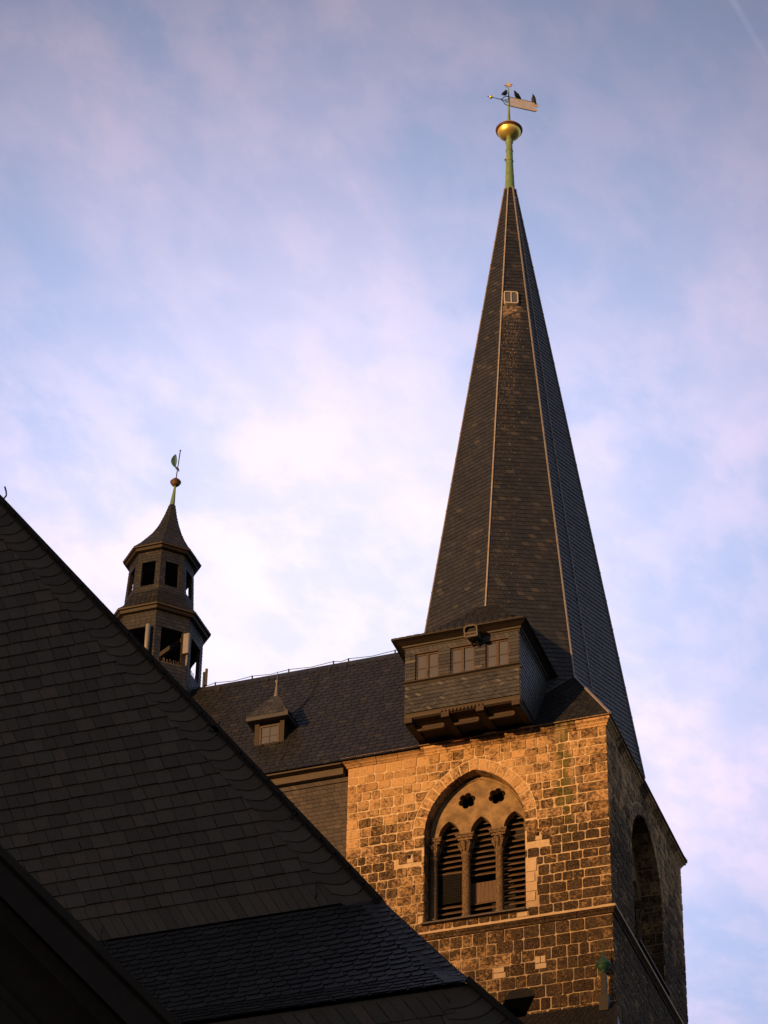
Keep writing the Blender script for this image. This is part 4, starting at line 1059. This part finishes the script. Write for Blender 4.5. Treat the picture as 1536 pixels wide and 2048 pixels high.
# ================================================================== ROOF TURRET
TXc, TYc = -14.60, 3.82
tur = thing('roof_turret', (TXc, TYc, 47), 'eight-sided slate ridge turret with open bell stages and curved spirelet', 'turret')
R5 = random.Random(21)
def og(k, r, z, dx=0.0): a = rad(22.5+45*k); return Vector((TXc+dx+r*math.sin(a), TYc-r*math.cos(a), z))
def stage(name, r0, r1, z0, z1, oz0, oz1, ow, course):
    m = MB(); inner = MB()
    for k in range(8):
        a0, b0, a1, b1 = og(k-1, r0, z0), og(k, r0, z0), og(k-1, r1, z1), og(k, r1, z1)
        def pt(s_, z):
            t = (z-z0)/(z1-z0); A = a0.lerp(a1, t); B = b0.lerp(b1, t); c = (A+B)/2; d = (B-A); L = d.length; d.normalize(); return c+d*s_, L/2
        def reg(s0, s1, za, zb):
            def S_(s_, z): 
                P, hl = pt(0, z)
                return pt(max(-hl, min(hl, s_)), z)[0]
            slates(m, [S_(s0, za), S_(s1, za), S_(s1, zb), S_(s0, zb)], course=course, width=0.16, lift=0.012, skew=0.3, round_=0.3, rnd=R5)
        reg(-9, 9, oz1, z1); reg(-9, 9, z0, oz0)
        reg(-9, -ow/2, oz0, oz1); reg(ow/2, 9, oz0, oz1)
        # inner faces of the posts
        nrm_ = Vector((math.sin(rad(45*k)), -math.cos(rad(45*k)), 0))
        for s_ in (-ow/2, ow/2):
            P, Q = pt(s_, oz0)[0], pt(s_, oz1)[0]; sg = 1 if s_ > 0 else -1; dv = (b0-a0).normalized()*0.12*sg
            inner.add([P, Q, Q-nrm_*0.10, P-nrm_*0.10], [(0, 1, 2, 3)]); inner.add([P-nrm_*0.1, Q-nrm_*0.1, Q-nrm_*0.1+dv, P-nrm_*0.1+dv], [(0, 1, 2, 3)])
        P, Q = pt(-ow/2, oz1)[0], pt(ow/2, oz1)[0]; inner.add([P, Q, Q-nrm_*0.10, P-nrm_*0.10], [(0, 1, 2, 3)])
        P, Q = pt(-ow/2, oz0)[0], pt(ow/2, oz0)[0]; inner.add([P, Q, Q-nrm_*0.12+Vector((0, 0, .02)), P-nrm_*0.12+Vector((0, 0, .02))], [(0, 1, 2, 3)])
    o = m.build(name, 'slate_turret', tur)
    inner.build('timber_frame', 'wood_dark', o)
stage('lower_stage', 1.385, 1.375, 48.15, 50.56, 48.78, 50.0, 0.68, 0.12)
stage('upper_stage', 1.03, 0.955, 51.50, 53.02, 51.74, 52.63, 0.44, 0.10)
m = MB(); m.prism([(og(k, 1.3, 0).x, og(k, 1.3, 0).y) for k in range(8)], 50.25, 50.55); m.build('lower_ceiling', 'wood_dark', tur); m = MB(); m.prism([(og(k, 0.88, 0).x, og(k, 0.88, 0).y) for k in range(8)], 52.72, 53.0); m.build('upper_ceiling', 'wood_dark', tur); m = MB(); m.prism([(og(k, 1.3, 0).x, og(k, 1.3, 0).y) for k in range(8)], 48.3, 48.6); m.tube([(TXc, TYc, 48.6), (TXc, TYc, 50.3)], 0.14, 8); m.build('lower_floor', 'wood_dark', tur); m = MB(); m.prism([(og(k, 0.95, 0).x, og(k, 0.95, 0).y) for k in range(8)], 51.4, 51.66)
m.build('upper_floor', 'wood_dark', tur)
for a in range(4):
    m = MB(); p, q = og(a*2, 1.15, 48.6), og(a*2+3, 1.1, 49.9); m.bar(p, q, 0.13); m.build('brace', 'wood_dark', tur)

def oroof(name, prof, mat, course, dxs=None):
    m = MB()
    for i in range(len(prof)-1):
        (r0, z0), (r1, z1) = prof[i], prof[i+1]; d0 = dxs[i] if dxs else 0; d1 = dxs[i+1] if dxs else 0
        for k in range(8):
            slates(m, [og(k-1, r0, z0, d0), og(k, r0, z0, d0), og(k, r1, z1, d1), og(k-1, r1, z1, d1)], course=course, width=0.15, lift=0.012, skew=0.3, round_=0.4, rnd=R5)
    return m.build(name, mat, tur)
oroof('skirt_roof', [(1.60, 50.68), (1.38, 50.90), (1.18, 51.20), (1.05, 51.52)], 'slate_nave', 0.13)
pf2 = [(1.18, 53.17), (0.98, 53.40), (0.78, 53.68), (0.58, 53.98), (0.42, 54.28), (0.29, 54.60), (0.18, 54.95), (0.095, 55.32)]
oroof('spirelet', pf2, 'slate_turret', 0.11, [0.19*i/7 for i in range(8)])
def ering(name, r, zt, h, ins):
    m = MB(); prof = [(ins, zt-h), (r-0.10, zt-h*0.85), (r-0.06, zt-h*0.4), (r, zt-h*0.3)]
    for i in range(3):
        for k in range(8): m.quad(og(k-1, prof[i][0], prof[i][1]), og(k, prof[i][0], prof[i][1]), og(k, prof[i+1][0], prof[i+1][1]), og(k-1, prof[i+1][0], prof[i+1][1]))
    o = m.build(name, 'wood_dark', tur)
    m2 = MB()
    for k in range(8): m2.quad(og(k-1, r, zt-h*0.3), og(k, r, zt-h*0.3), og(k, r, zt), og(k-1, r, zt))
    m2.build('drip_edge', 'fascia', o)
ering('eave', 1.60, 50.685, 0.16, 1.38); ering('eave', 1.175, 53.17, 0.14, 0.95)
m = MB()
for k in range(8):    # flared foot below the lower stage
    slates(m, [og(k-1, 1.5, 47.3), og(k, 1.5, 47.3), og(k, 1.42, 48.15), og(k-1, 1.42, 48.15)], course=0.12, width=0.16, lift=0.012, rnd=R5)
m.build('base', 'slate_turret', tur)
for zz_, rr_, hh in ((48.80, 1.36, 0.15),):
    m = MB()
    for k in range(8):
        a, b = og(k-1, rr_, zz_), og(k, rr_, zz_)
        for i in range(22):
            p = a.lerp(b, (i+0.5)/22); m.bar(p, p+Vector((R5.uniform(-.03, .03), R5.uniform(-.03, .03), hh)), 0.008)
        m.bar(a, b, 0.03)
    m.build('bird_spikes', 'spike', tur)
m = MB(); dxt = 0.19
m.lathe([(0.105, 55.27), (0.085, 55.35), (0.03, 56.10), (0.03, 56.14)], (TXc+dxt, TYc, 0), 8, smooth=False, shift=[(0, 0), (0, 0), (0.05, 0), (0.05, 0)]); m.build('copper_cone', 'verdigris', tur)
m = MB(); m.lathe([(0.03, -0.15), (0.09, -0.13), (0.14, -0.07), (0.155, -0.02), (0.17, -0.015), (0.17, 0.015), (0.155, 0.02), (0.13, 0.07), (0.08, 0.12), (0.02, 0.15)], (TXc+dxt+0.06, TYc, 56.22), 20); m.build('finial_ball', 'bronze', tur)
m = MB(); m.tube([(TXc+dxt+0.06, TYc, 56.3), (TXc+dxt+0.14, TYc, 57.42)], 0.016, 6); m.ell((TXc+dxt+0.14, TYc, 57.44), (0.028, 0.028, 0.028), 8, 5); m.build('rod', 'iron', tur)
m = MB(); m.lathe([(0.50, 51.70), (0.47, 51.78), (0.36, 51.95), (0.30, 52.15), (0.24, 52.28), (0.05, 52.32), (0.04, 52.75)], (TXc, TYc, 0), 24)
for k in range(2):
    a = rad(-25+90*k); pts = [(TXc+math.cos(a)*0.62*math.cos(t), TYc+math.sin(a)*0.62*math.cos(t), 51.66+0.42*math.sin(t)) for t in [math.pi*i/12 for i in range(13)]]; m.tube(pts, 0.03, 6)
bell = m.build('bell', 'iron', None); tag(bell, 'dark bell behind the openings of the turret\'s upper stage', 'bell')
# leaf-shaped vane
vt = thing('feather_vane', (TXc+dxt+0.1, TYc, 56.8), 'small pale green leaf-shaped weather vane on the turret rod', 'weather vane')
c0 = Vector((TXc+dxt+0.085, TYc, 56.82)); dd = Vector((-0.25, -0.5, 0)).normalized(); m = MB(); n = 12
lf = []
for i in range(n+1): t = i/n; lf.append((0.03+0.085*math.sin(math.pi*t)**0.8, t*0.50))
L_ = [c0+dd*(0.06+0.07*math.sin(2*math.pi*0)+0.10*t2)+Vector((0, 0, 0)) for t2 in (0,)]
vsA = []; 
for i in range(n+1):
    w_, h_ = lf[i]; ctr = c0+Vector((-0.07-0.04*math.sin(math.pi*i/n), -0.06, h_-0.05)); side = Vector((0.85, 0.5, 0))
    vsA += [ctr-side*(w_-0.02), ctr+side*(w_-0.02)]
m.add(vsA+[p+Vector((0.008, -0.014, 0)) for p in vsA], [(2*i, 2*i+1, 2*i+3, 2*i+2) for i in range(n)]+[(2*(n+1)+2*i, 2*(n+1)+2*i+2, 2*(n+1)+2*i+3, 2*(n+1)+2*i+1) for i in range(n)])
for i in range(1, n-1):
    a, b = vsA[2*i], vsA[2*i+1]; m.bar(a.lerp(b, 0.15)+Vector((0.01, -0.02, 0)), a.lerp(b, 0.6)+Vector((0.01, -0.02, 0.02)), 0.014, 0.01, mi=1)
m.build('leaf', ['leaf_green', 'iron'], vt)
m = MB(); m.tube([c0+Vector((-0.05, -0.04, 0.0)), c0+Vector((-0.02, -0.02, -0.08)), c0+Vector((0.03, 0, -0.1)), c0+Vector((0.06, 0, -0.2))], [0.02, 0.035, 0.03, 0.012], 7); m.build('stem', 'iron', vt)

# antennas
def tubeant(p, r, h, label):
    t = thing('antenna', p, label, 'antenna'); m = MB(); m.lathe([(r*0.6, 0), (r, 0.02), (r, h-0.02), (r*0.8, h)], p, 16); m.build('radome', 'white_plastic', t)
    m = MB(); m.tube([(p[0], p[1], p[2]-0.25), p], 0.03, 8); m.build('mast', 'grey_metal', t); m = MB(); m.bar((p[0], p[1], p[2]+0.1), (p[0]-0.02, p[1]+0.2, p[2]+0.1), 0.03); m.build('bracket', 'grey_metal', t); m = MB(); m.bar((p[0], p[1]+0.02, p[2]+h*0.8), (p[0]-0.02, p[1]+0.2, p[2]+h*0.8), 0.03); m.build('bracket', 'grey_metal', t); return t
v0 = og(0, 1.385, 0); dv = Vector((math.sin(rad(22.5)), -math.cos(rad(22.5)), 0)); pp = v0+dv*0.12
tubeant((pp.x-0.22, pp.y, 48.95), 0.075, 1.02, 'pale round tube antenna on the turret\'s left front post')
v1 = og(1, 1.385, 0); dv = Vector((math.sin(rad(60)), -math.cos(rad(60)), 0)); pp = v1+dv*0.10
t = thing('antenna', (pp.x, pp.y, 48.8), 'pale flat panel antenna on the turret\'s right front post', 'antenna')
m = MB(); m.box((pp.x-0.19, pp.y-0.12, 49.22), (pp.x+0.0, pp.y-0.02, 49.92), bevel=0.02); m.build('radome', 'white_plastic', t)
m = MB(); m.tube([(pp.x-0.08, pp.y, 48.85), (pp.x-0.08, pp.y, 49.25)], 0.035, 8); m.build('mast', 'white_plastic', t); m = MB(); m.bar((pp.x-0.1, pp.y-0.02, 49.3), (pp.x-0.14, pp.y+0.12, 49.3), 0.04); m.build('bracket', 'grey_metal', t); m = MB(); m.bar((pp.x-0.1, pp.y-0.02, 49.75), (pp.x-0.14, pp.y+0.12, 49.75), 0.04); m.build('bracket', 'grey_metal', t); m = MB(); m.tube([(pp.x-0.2, pp.y, 49.0), (pp.x-0.3, pp.y, 49.1), (pp.x-0.15, pp.y, 49.2)], 0.012, 5); m.build('cable', 'iron', t)
t = thing('antenna', (-13.02, 3.9, 48.3), 'dark slim panel antenna pair standing on the roof ridge beside the turret', 'antenna')
m = MB(); m.box((-12.93, 3.75, 48.42), (-12.87, 3.81, 49.0)); m.box((-13.02, 3.8, 48.42), (-12.97, 3.85, 48.93)); m.build('radome', 'iron', t)
m = MB(); m.tube([(-12.95, 3.85, 48.2), (-12.95, 3.85, 48.98)], 0.02, 8); m.bar((-13.04, 3.84, 48.9), (-12.87, 3.80, 48.98), 0.02); m.build('mount', 'iron', t)

# ================================================================== FOREGROUND GABLE
gb = thing('slate_gable', (-2, -29, 0), 'dark slate-hung gable end in the foreground with a small pent roof across it', 'building')
GY = -33.0; R6 = random.Random(33)
def verge(z): return 5.64+(18.60-z)*(5.64-0.041)/(25.75-18.60)*1.0
sl_g = (25.75-18.60)/(5.64-0.041)
GAX = -3.0; GAZ = 18.60+(5.64-GAX)*sl_g
BR = 0.29
vd_ = Vector((1, 0, -sl_g)).normalized(); vi = Vector((-vd_.z*-1, 0, 0))
inn = Vector((-sl_g, 0, -1)).normalized()       # into the gable from the verge
def off(p, d): return (p[0]+inn.x*d, p[1], p[2]+inn.z*d)
A0 = (5.64, GY, 18.60); A1 = (GAX, GY, GAZ)
B0 = off(A0, BR); B1 = off(A1, BR)
# field slates inside the verge border
k = (18.99-B0[2])/(B1[2]-B0[2])
def on_b(z): t = (z-B0[2])/(B1[2]-B0[2]); return (B0[0]+(B1[0]-B0[0])*t, GY, z)
m = MB()
slates(m, [(-7, GY, 18.95), on_b(18.95), on_b(GAZ-1.2), (-7, GY, GAZ-1.2)], course=0.198, width=0.205, lift=0.018, skew=0.45, rnd=R6, jit=0.32, sag=0.012)
slates(m, [(-7, GY, 18.62), (5.50, GY, 18.62), on_b(18.95), (-7, GY, 18.95)], course=0.36, width=0.13, lift=0.012, skew=0.6, rnd=R6, jit=0.1)
# verge border: curved slates running with the slope
def border(m, P0, P1, wd, step, mi=0):
    P0, P1 = Vector(P0), Vector(P1); D = (P1-P0); T = D.length; D.normalize(); I = Vector((-D.z, 0, D.x)) if D.x < 0 else Vector((D.z, 0, -D.x))
    if I.dot(inn) < 0: I = -I
    nn = Vector((0, -1, 0)); t = -0.2
    while t < T:
        l_ = 0.020; pts = []
        n = 7
        low = []
        for j in range(n+1):
            s_ = j/n; dpt = wd*s_
            # lower edge: a curve drooping between the border line and the verge
            sag_ = 0.72*wd*s_-0.42*step*math.sin(math.pi*s_)
            low.append((t+sag_, dpt))
        up = [(a+step*1.35, b) for a, b in reversed(low)]
        poly = [(max(0, min(T, a)), b) for a, b in low+up]
        vs = [P0+D*a+I*b+nn*(0.006+(l_*(1-((i if i <= n else 2*n+1-i)*0)) if i <= n else 0.002)) for i, (a, b) in enumerate(poly)]
        bt = [P0+D*a+I*b for a, b in poly]; q = len(vs)
        area_ = sum(poly[i][0]*poly[(i+1) % q][1]-poly[(i+1) % q][0]*poly[i][1] for i in range(q))
        if abs(area_) > 1e-4:
            m.add(vs+bt, [tuple(range(q))]+[(i, q+i, q+(i+1) % q, (i+1) % q) for i in range(q)], var=R6.random()*0.9, mi=mi)
        t += step
border(m, A0, A1, BR+0.03, 0.215)
m.poly([A0, A1, B1, B0]); m.box((-7, GY+0.03, 16.0), (5.4, GY+0.2, 18.9))
m.build('gable_wall', 'slate_gable', gb)
# roof slab and verge edge
m = MB(); nrm_g = Vector((sl_g, 0, 1)).normalized()
def slab(m, P0, P1, y0, y1, t0, t1, mi=0):
    P0, P1 = Vector(P0), Vector(P1); q = [P0+nrm_g*t0, P1+nrm_g*t0, P1+nrm_g*t1, P0+nrm_g*t1]
    m.add([(p.x, y0, p.z) for p in q]+[(p.x, y1, p.z) for p in q], [(0, 1, 2, 3), (7, 6, 5, 4), (0, 4, 5, 1), (1, 5, 6, 2), (2, 6, 7, 3), (3, 7, 4, 0)], mi=mi)
slab(m, (5.68, 0, 18.55), (GAX, 0, GAZ), GY-0.05, GY+9, -0.015, 0.075)
m.build('roof', 'black', gb)
m = MB(); Pa, Pb = Vector((5.68, GY-0.055, 18.55)), Vector((GAX, GY-0.055, GAZ)); T_ = (Pb-Pa).length; D_ = (Pb-Pa).normalized(); t_ = 0
while t_ < T_:
    l = 0.30; e = R6.uniform(-0.006, 0.006); a = Pa+D_*t_+nrm_g*(0.035+e); b = Pa+D_*(t_+l-0.01)+nrm_g*(0.05+e); m.bar(a, b, 0.06, 0.035, up=tuple(nrm_g)); t_ += l
m.build('verge', 'black', gb)
# hooks along the verge
for (x, z, sz) in ((0.10, 25.80, 0.16), (4.555, 19.93, 0.15), (4.92, 18.95, 0.26), (3.50, 21.6, 0.0)):
    if sz == 0: continue
    m = MB(); p = Vector((x, GY-0.06, z))
    if z > 19.5: m.tube([p+Vector((0.0, 0, -0.08)), p+Vector((0.06, 0, 0.0)), p+Vector((0.05, 0, 0.07)), p+Vector((0.02, 0, sz))], 0.012, 6)
    else: m.tube([p+Vector((0, 0, 0.0)), p+Vector((0, -0.02, -sz)), p+Vector((0.03, -0.10, -sz-0.05)), p+Vector((0.07, -0.12, -sz+0.02))], 0.009, 6)
    m.build('hook', 'iron', gb)
m = MB(); p = Vector((2.16, GY-0.06, 18.78)); m.tube([p, p+Vector((0, -0.03, -0.22)), p+Vector((0.05, -0.10, -0.30)), p+Vector((0.12, -0.10, -0.24))], 0.009, 6); m.build('hook', 'iron', gb)
m = MB(); m.bar((3.40, GY-0.02, 21.40), (3.54, GY-0.02, 21.34), 0.06); m.tube([(3.50, GY, 21.25), (3.52, GY, 21.50)], 0.016, 6); m.build('hook', 'iron', gb)
# pent roof with small bell-cast
PY1 = -34.2; PZ = 16.70
m = MB()
pr = [(GY-0.01, 18.58), (-33.55, 17.63), (-33.95, 16.98), (-34.26, 16.66)]
for (ya, za), (yb, zb) in zip(pr[:-1], pr[1:]):
    xa = verge(za)+0.02; xb = verge(zb)+0.05
    slates(m, [(-7, yb, zb), (xb, yb, zb), (xa, ya, za), (-7, ya, za)], course=0.112, width=0.21, lift=0.015, skew=0.45, round_=0.6, rnd=R6, jit=0.3, sag=0.014)
m.build('pent_roof', 'slate_pent', gb)
# turned end slates at the pent roof's right hip
m = MB(); q0 = Vector((verge(18.58)+0.02, GY-0.03, 18.60)); path = [Vector((verge(z)+0.03, y, z)) for y, z in pr]
for i in range(len(path)-1):
    a, b = path[i], path[i+1]; L = (b-a).length; n = int(L/0.075)
    for j in range(n):
        p = a.lerp(b, (j+0.5)/n); d = (b-a).normalized()
        m.add([p+Vector((0.03, 0, 0.02))+d*0.02, p+Vector((-0.26, -0.0, 0.035))-d*0.04, p+Vector((-0.28, 0.0, 0.03))+d*0.03, p+Vector((0.04, 0, -0.01))+d*0.10], [(0, 1, 2, 3)], var=R6.random())
m.box((5.0, GY+0.02, 16.5), (5.6, GY+0.4, 18.5))
m.build('hip_slates', 'slate_pent', gb)
m = MB(); Pq = [(GY+0.02, 18.6), (-33.55, 17.60), (-33.95, 16.95), (-34.20, 16.64), (GY+0.02, 16.64)]
vv = [(-7, y, z-0.03) for y, z in Pq]+[(verge(z)-0.03, y, z-0.03) for y, z in Pq]
m.add(vv, [(0, 1, 2, 3, 4), (9, 8, 7, 6, 5)]+[(i, 5+i, 5+(i+1) % 5, (i+1) % 5) for i in range(5)])
# closed right end and lower roof plane behind the lower wall
m.add([(verge(z)+0.0, y, z) for y, z in Pq], [(0, 1, 2, 3, 4)])
xr0, xr1 = verge(16.64)+0.03, 10.4
slb0 = Vector((verge(16.7)+0.03, 0, 16.66)); slb1 = Vector((xr1, 0, 16.66-(xr1-slb0.x)*1.08))
n2 = Vector((1.08, 0, 1)).normalized(); q = [slb1, slb0, slb0+n2*0.07, slb1+n2*0.07]
m.add([(p.x, PY1-0.09, p.z) for p in q]+[(p.x, GY+9, p.z) for p in q], [(0, 1, 2, 3), (7, 6, 5, 4), (0, 4, 5, 1), (1, 5, 6, 2), (2, 6, 7, 3), (3, 7, 4, 0)])
m.build('lower_roof', 'black', gb)
m = MB()
def lowx(z): return slb0.x+(slb0.z-z)/1.08
WY = PY1-0.0
slates(m, [(-7, WY, 12), (lowx(12)-0.45, WY, 12), (lowx(16.32)-0.45, WY, 16.32), (-7, WY, 16.32)], course=0.19, width=0.24, lift=0.014, skew=0.45, rnd=R6)
slates(m, [(-7, WY, 16.32), (lowx(16.32)-0.45, WY, 16.32), (lowx(16.6)-0.30, WY, 16.60), (-7, WY, 16.60)], course=0.3, width=0.16, lift=0.014, skew=0.7, rnd=R6)
inn2 = inn; border(m, (lowx(12), WY, 12), (lowx(16.62), WY, 16.62), 0.42, 0.21)
m.poly([(lowx(12), WY, 12), (lowx(16.64), WY, 16.64), (-7, WY, 16.64), (-7, WY, 12)])
m.box((-7, WY+0.05, 0), (9.5, GY+9, 12)); m.box((-7, WY+0.03, 11.9), (7.0, WY+0.3, 16.66)); m.build('lower_wall', 'slate_gable', gb)

# ================================================================== NEAR HOUSE (bottom left corner)
nh = thing('near_house', (3, -41, 0), 'almost black overhanging roof verge of the nearest house in the lower left corner', 'house')
s2 = (11.724-10.198)/(8.952-7.56); n3 = Vector((s2, 0, 1)).normalized()
def nv(x): return 11.724-(x-7.56)*s2
m = MB(); P0, P1 = Vector((11.2, 0, nv(11.2))), Vector((2.5, 0, nv(2.5)))
q = [P0-n3*0.0, P1-n3*0.0, P1-n3*0.16, P0-n3*0.16]
m.add([(p.x, -46.0, p.z) for p in q]+[(p.x, -38, p.z) for p in q], [(3, 2, 1, 0), (4, 5, 6, 7), (1, 5, 4, 0), (2, 6, 5, 1), (3, 7, 6, 2), (0, 4, 7, 3)])
m.build('roof', 'black', nh)
m = MB(); m.bar((11.2, -46.04, nv(11.2)-0.0), (2.5, -46.04, nv(2.5)-0.0), 0.07, 0.05); m.bar((11.2, -46.02, nv(11.2)-0.20), (2.5, -46.02, nv(2.5)-0.20), 0.05, 0.16); m.build('verge_board', 'black', nh)
m = MB(); m.poly([(2.5, -45.5, 0), (10.9, -45.5, 0), (10.9, -45.5, nv(10.9)-0.2), (2.5, -45.5, nv(2.5)-0.2)]); m.box((2.5, -45.45, 0), (10.9, -38.5, 7)); m.build('wall', 'black', nh)
m = MB(); m.bar((11.0, -45.72, nv(11.0)-0.42), (2.5, -45.72, nv(2.5)-0.42), 0.2, 0.10); m.bar((11.0, -45.52, nv(11.0)-0.95), (2.5, -45.52, nv(2.5)-0.95), 0.03, 0.06); m.build('verge_moulding', 'black', nh)

# ================================================================== LEAN-TO AND ITS FINIAL
lt = thing('lean_to_roof', (-2.5, -3, 0), 'dark slate lean-to roof at the foot of the tower wall', 'building')
R7 = random.Random(2)
LX1 = -0.02
m = MB(); slates(m, [(-6, -3.2, 30.9), (LX1+0.75, -3.2, 30.9), (LX1, -0.06, 34.34), (-6, -0.06, 34.34)], course=0.12, width=0.16, lift=0.014, round_=0.5, rnd=R7)
m.poly([(LX1+0.75, -3.2, 30.9), (LX1+0.75, 0.0, 30.9), (LX1, -0.06, 34.34)])
m.build('roof', 'slate_pent', lt)
m = MB(); m.box((-5.9, -3.1, 0), (LX1+0.6, -0.05, 30.85)); m.build('wall', 'render_dark', lt)
m = MB(); m.bar((LX1+0.80, -3.22, 30.9), (LX1+0.03, -0.03, 34.36), 0.10, 0.05); m.build('verge_board', 'wood_dark', lt)
m = MB(); m.box((-0.255, -0.365, 33.9), (-0.125, -0.235, 35.0)); m.lathe([(0.075, 35.0), (0.055, 35.03), (0.055, 35.12)], (-0.19, -0.30, 0), 10); m.box((-0.30, -0.41, 34.0), (-0.08, -0.19, 34.42), mi=1); fpst = m.build('finial_post', ['wood_dark', 'iron'], lt)
m = MB(); m.lathe([(0.055, -0.32), (0.055, -0.17), (0.10, -0.145), (0.15, -0.085), (0.172, -0.02), (0.185, -0.015), (0.185, 0.008), (0.172, 0.012), (0.180, 0.04), (0.165, 0.05), (0.14, 0.10), (0.06, 0.15), (0.045, 0.20), (0.03, 0.28), (0.008, 0.34), (0.006, 0.55), (0.012, 0.56), (0.004, 0.60)], (-0.19, -0.30, 35.26), 20); m.build('finial_ball', 'verdigris_dark', lt)
# zinc hood between the gable verge and the lean-to
m = MB()
prof = [(0.42*math.cos(rad(a)), 0.30*math.sin(rad(a))) for a in range(0, 181, 20)]
hd = Vector((0.62, -0.78, 0)); 
pa = [Vector((-2.02+x*0.85, -2.0, 33.28+z*0.8)) for x, z in prof]; pb = [p+Vector((1.0, -2.6, -0.9)) for p in pa]
n = len(pa); m.add(pa+pb, [(i, i+1, n+i+1, n+i) for i in range(n-1)]+[tuple(range(n)), tuple(reversed(range(n, 2*n)))], smooth=False)
m.build('zinc_hood', 'black', lt)

# ================================================================== ADDED RIDGE, unseen behind the viewer, to dim the sun on roofs and tower

hp = Vector((sdir.x, sdir.y, 0)).normalized(); hs = Vector((-hp.y, hp.x, 0)); nx_, ny_ = 60, 9
Rh = random.Random(4); vs = []; fs = []
for i in range(nx_+1):
    for j in range(ny_+1):
        a = (i/nx_-0.5)*3200; d = 1000+j/ny_*800; hgt = 85.5*math.exp(-((d-1400)/190)**2)*min(1, (1-abs(i/nx_-0.5)*2)*2.2)
        hgt += 0.8*math.sin(i*1.7)*hgt/85+0.0012*a*hgt/85
        p = hp*d+hs*a; vs.append((p.x, p.y, max(hgt, 0.0)-0.4))
for i in range(nx_):
    for j in range(ny_): fs.append((i*(ny_+1)+j, (i+1)*(ny_+1)+j, (i+1)*(ny_+1)+j+1, i*(ny_+1)+j+1))
m = MB(); m.add(vs, fs, smooth=True); h = m.build('sun_blocker', 'sun_blocker'); h['kind'] = 'structure'
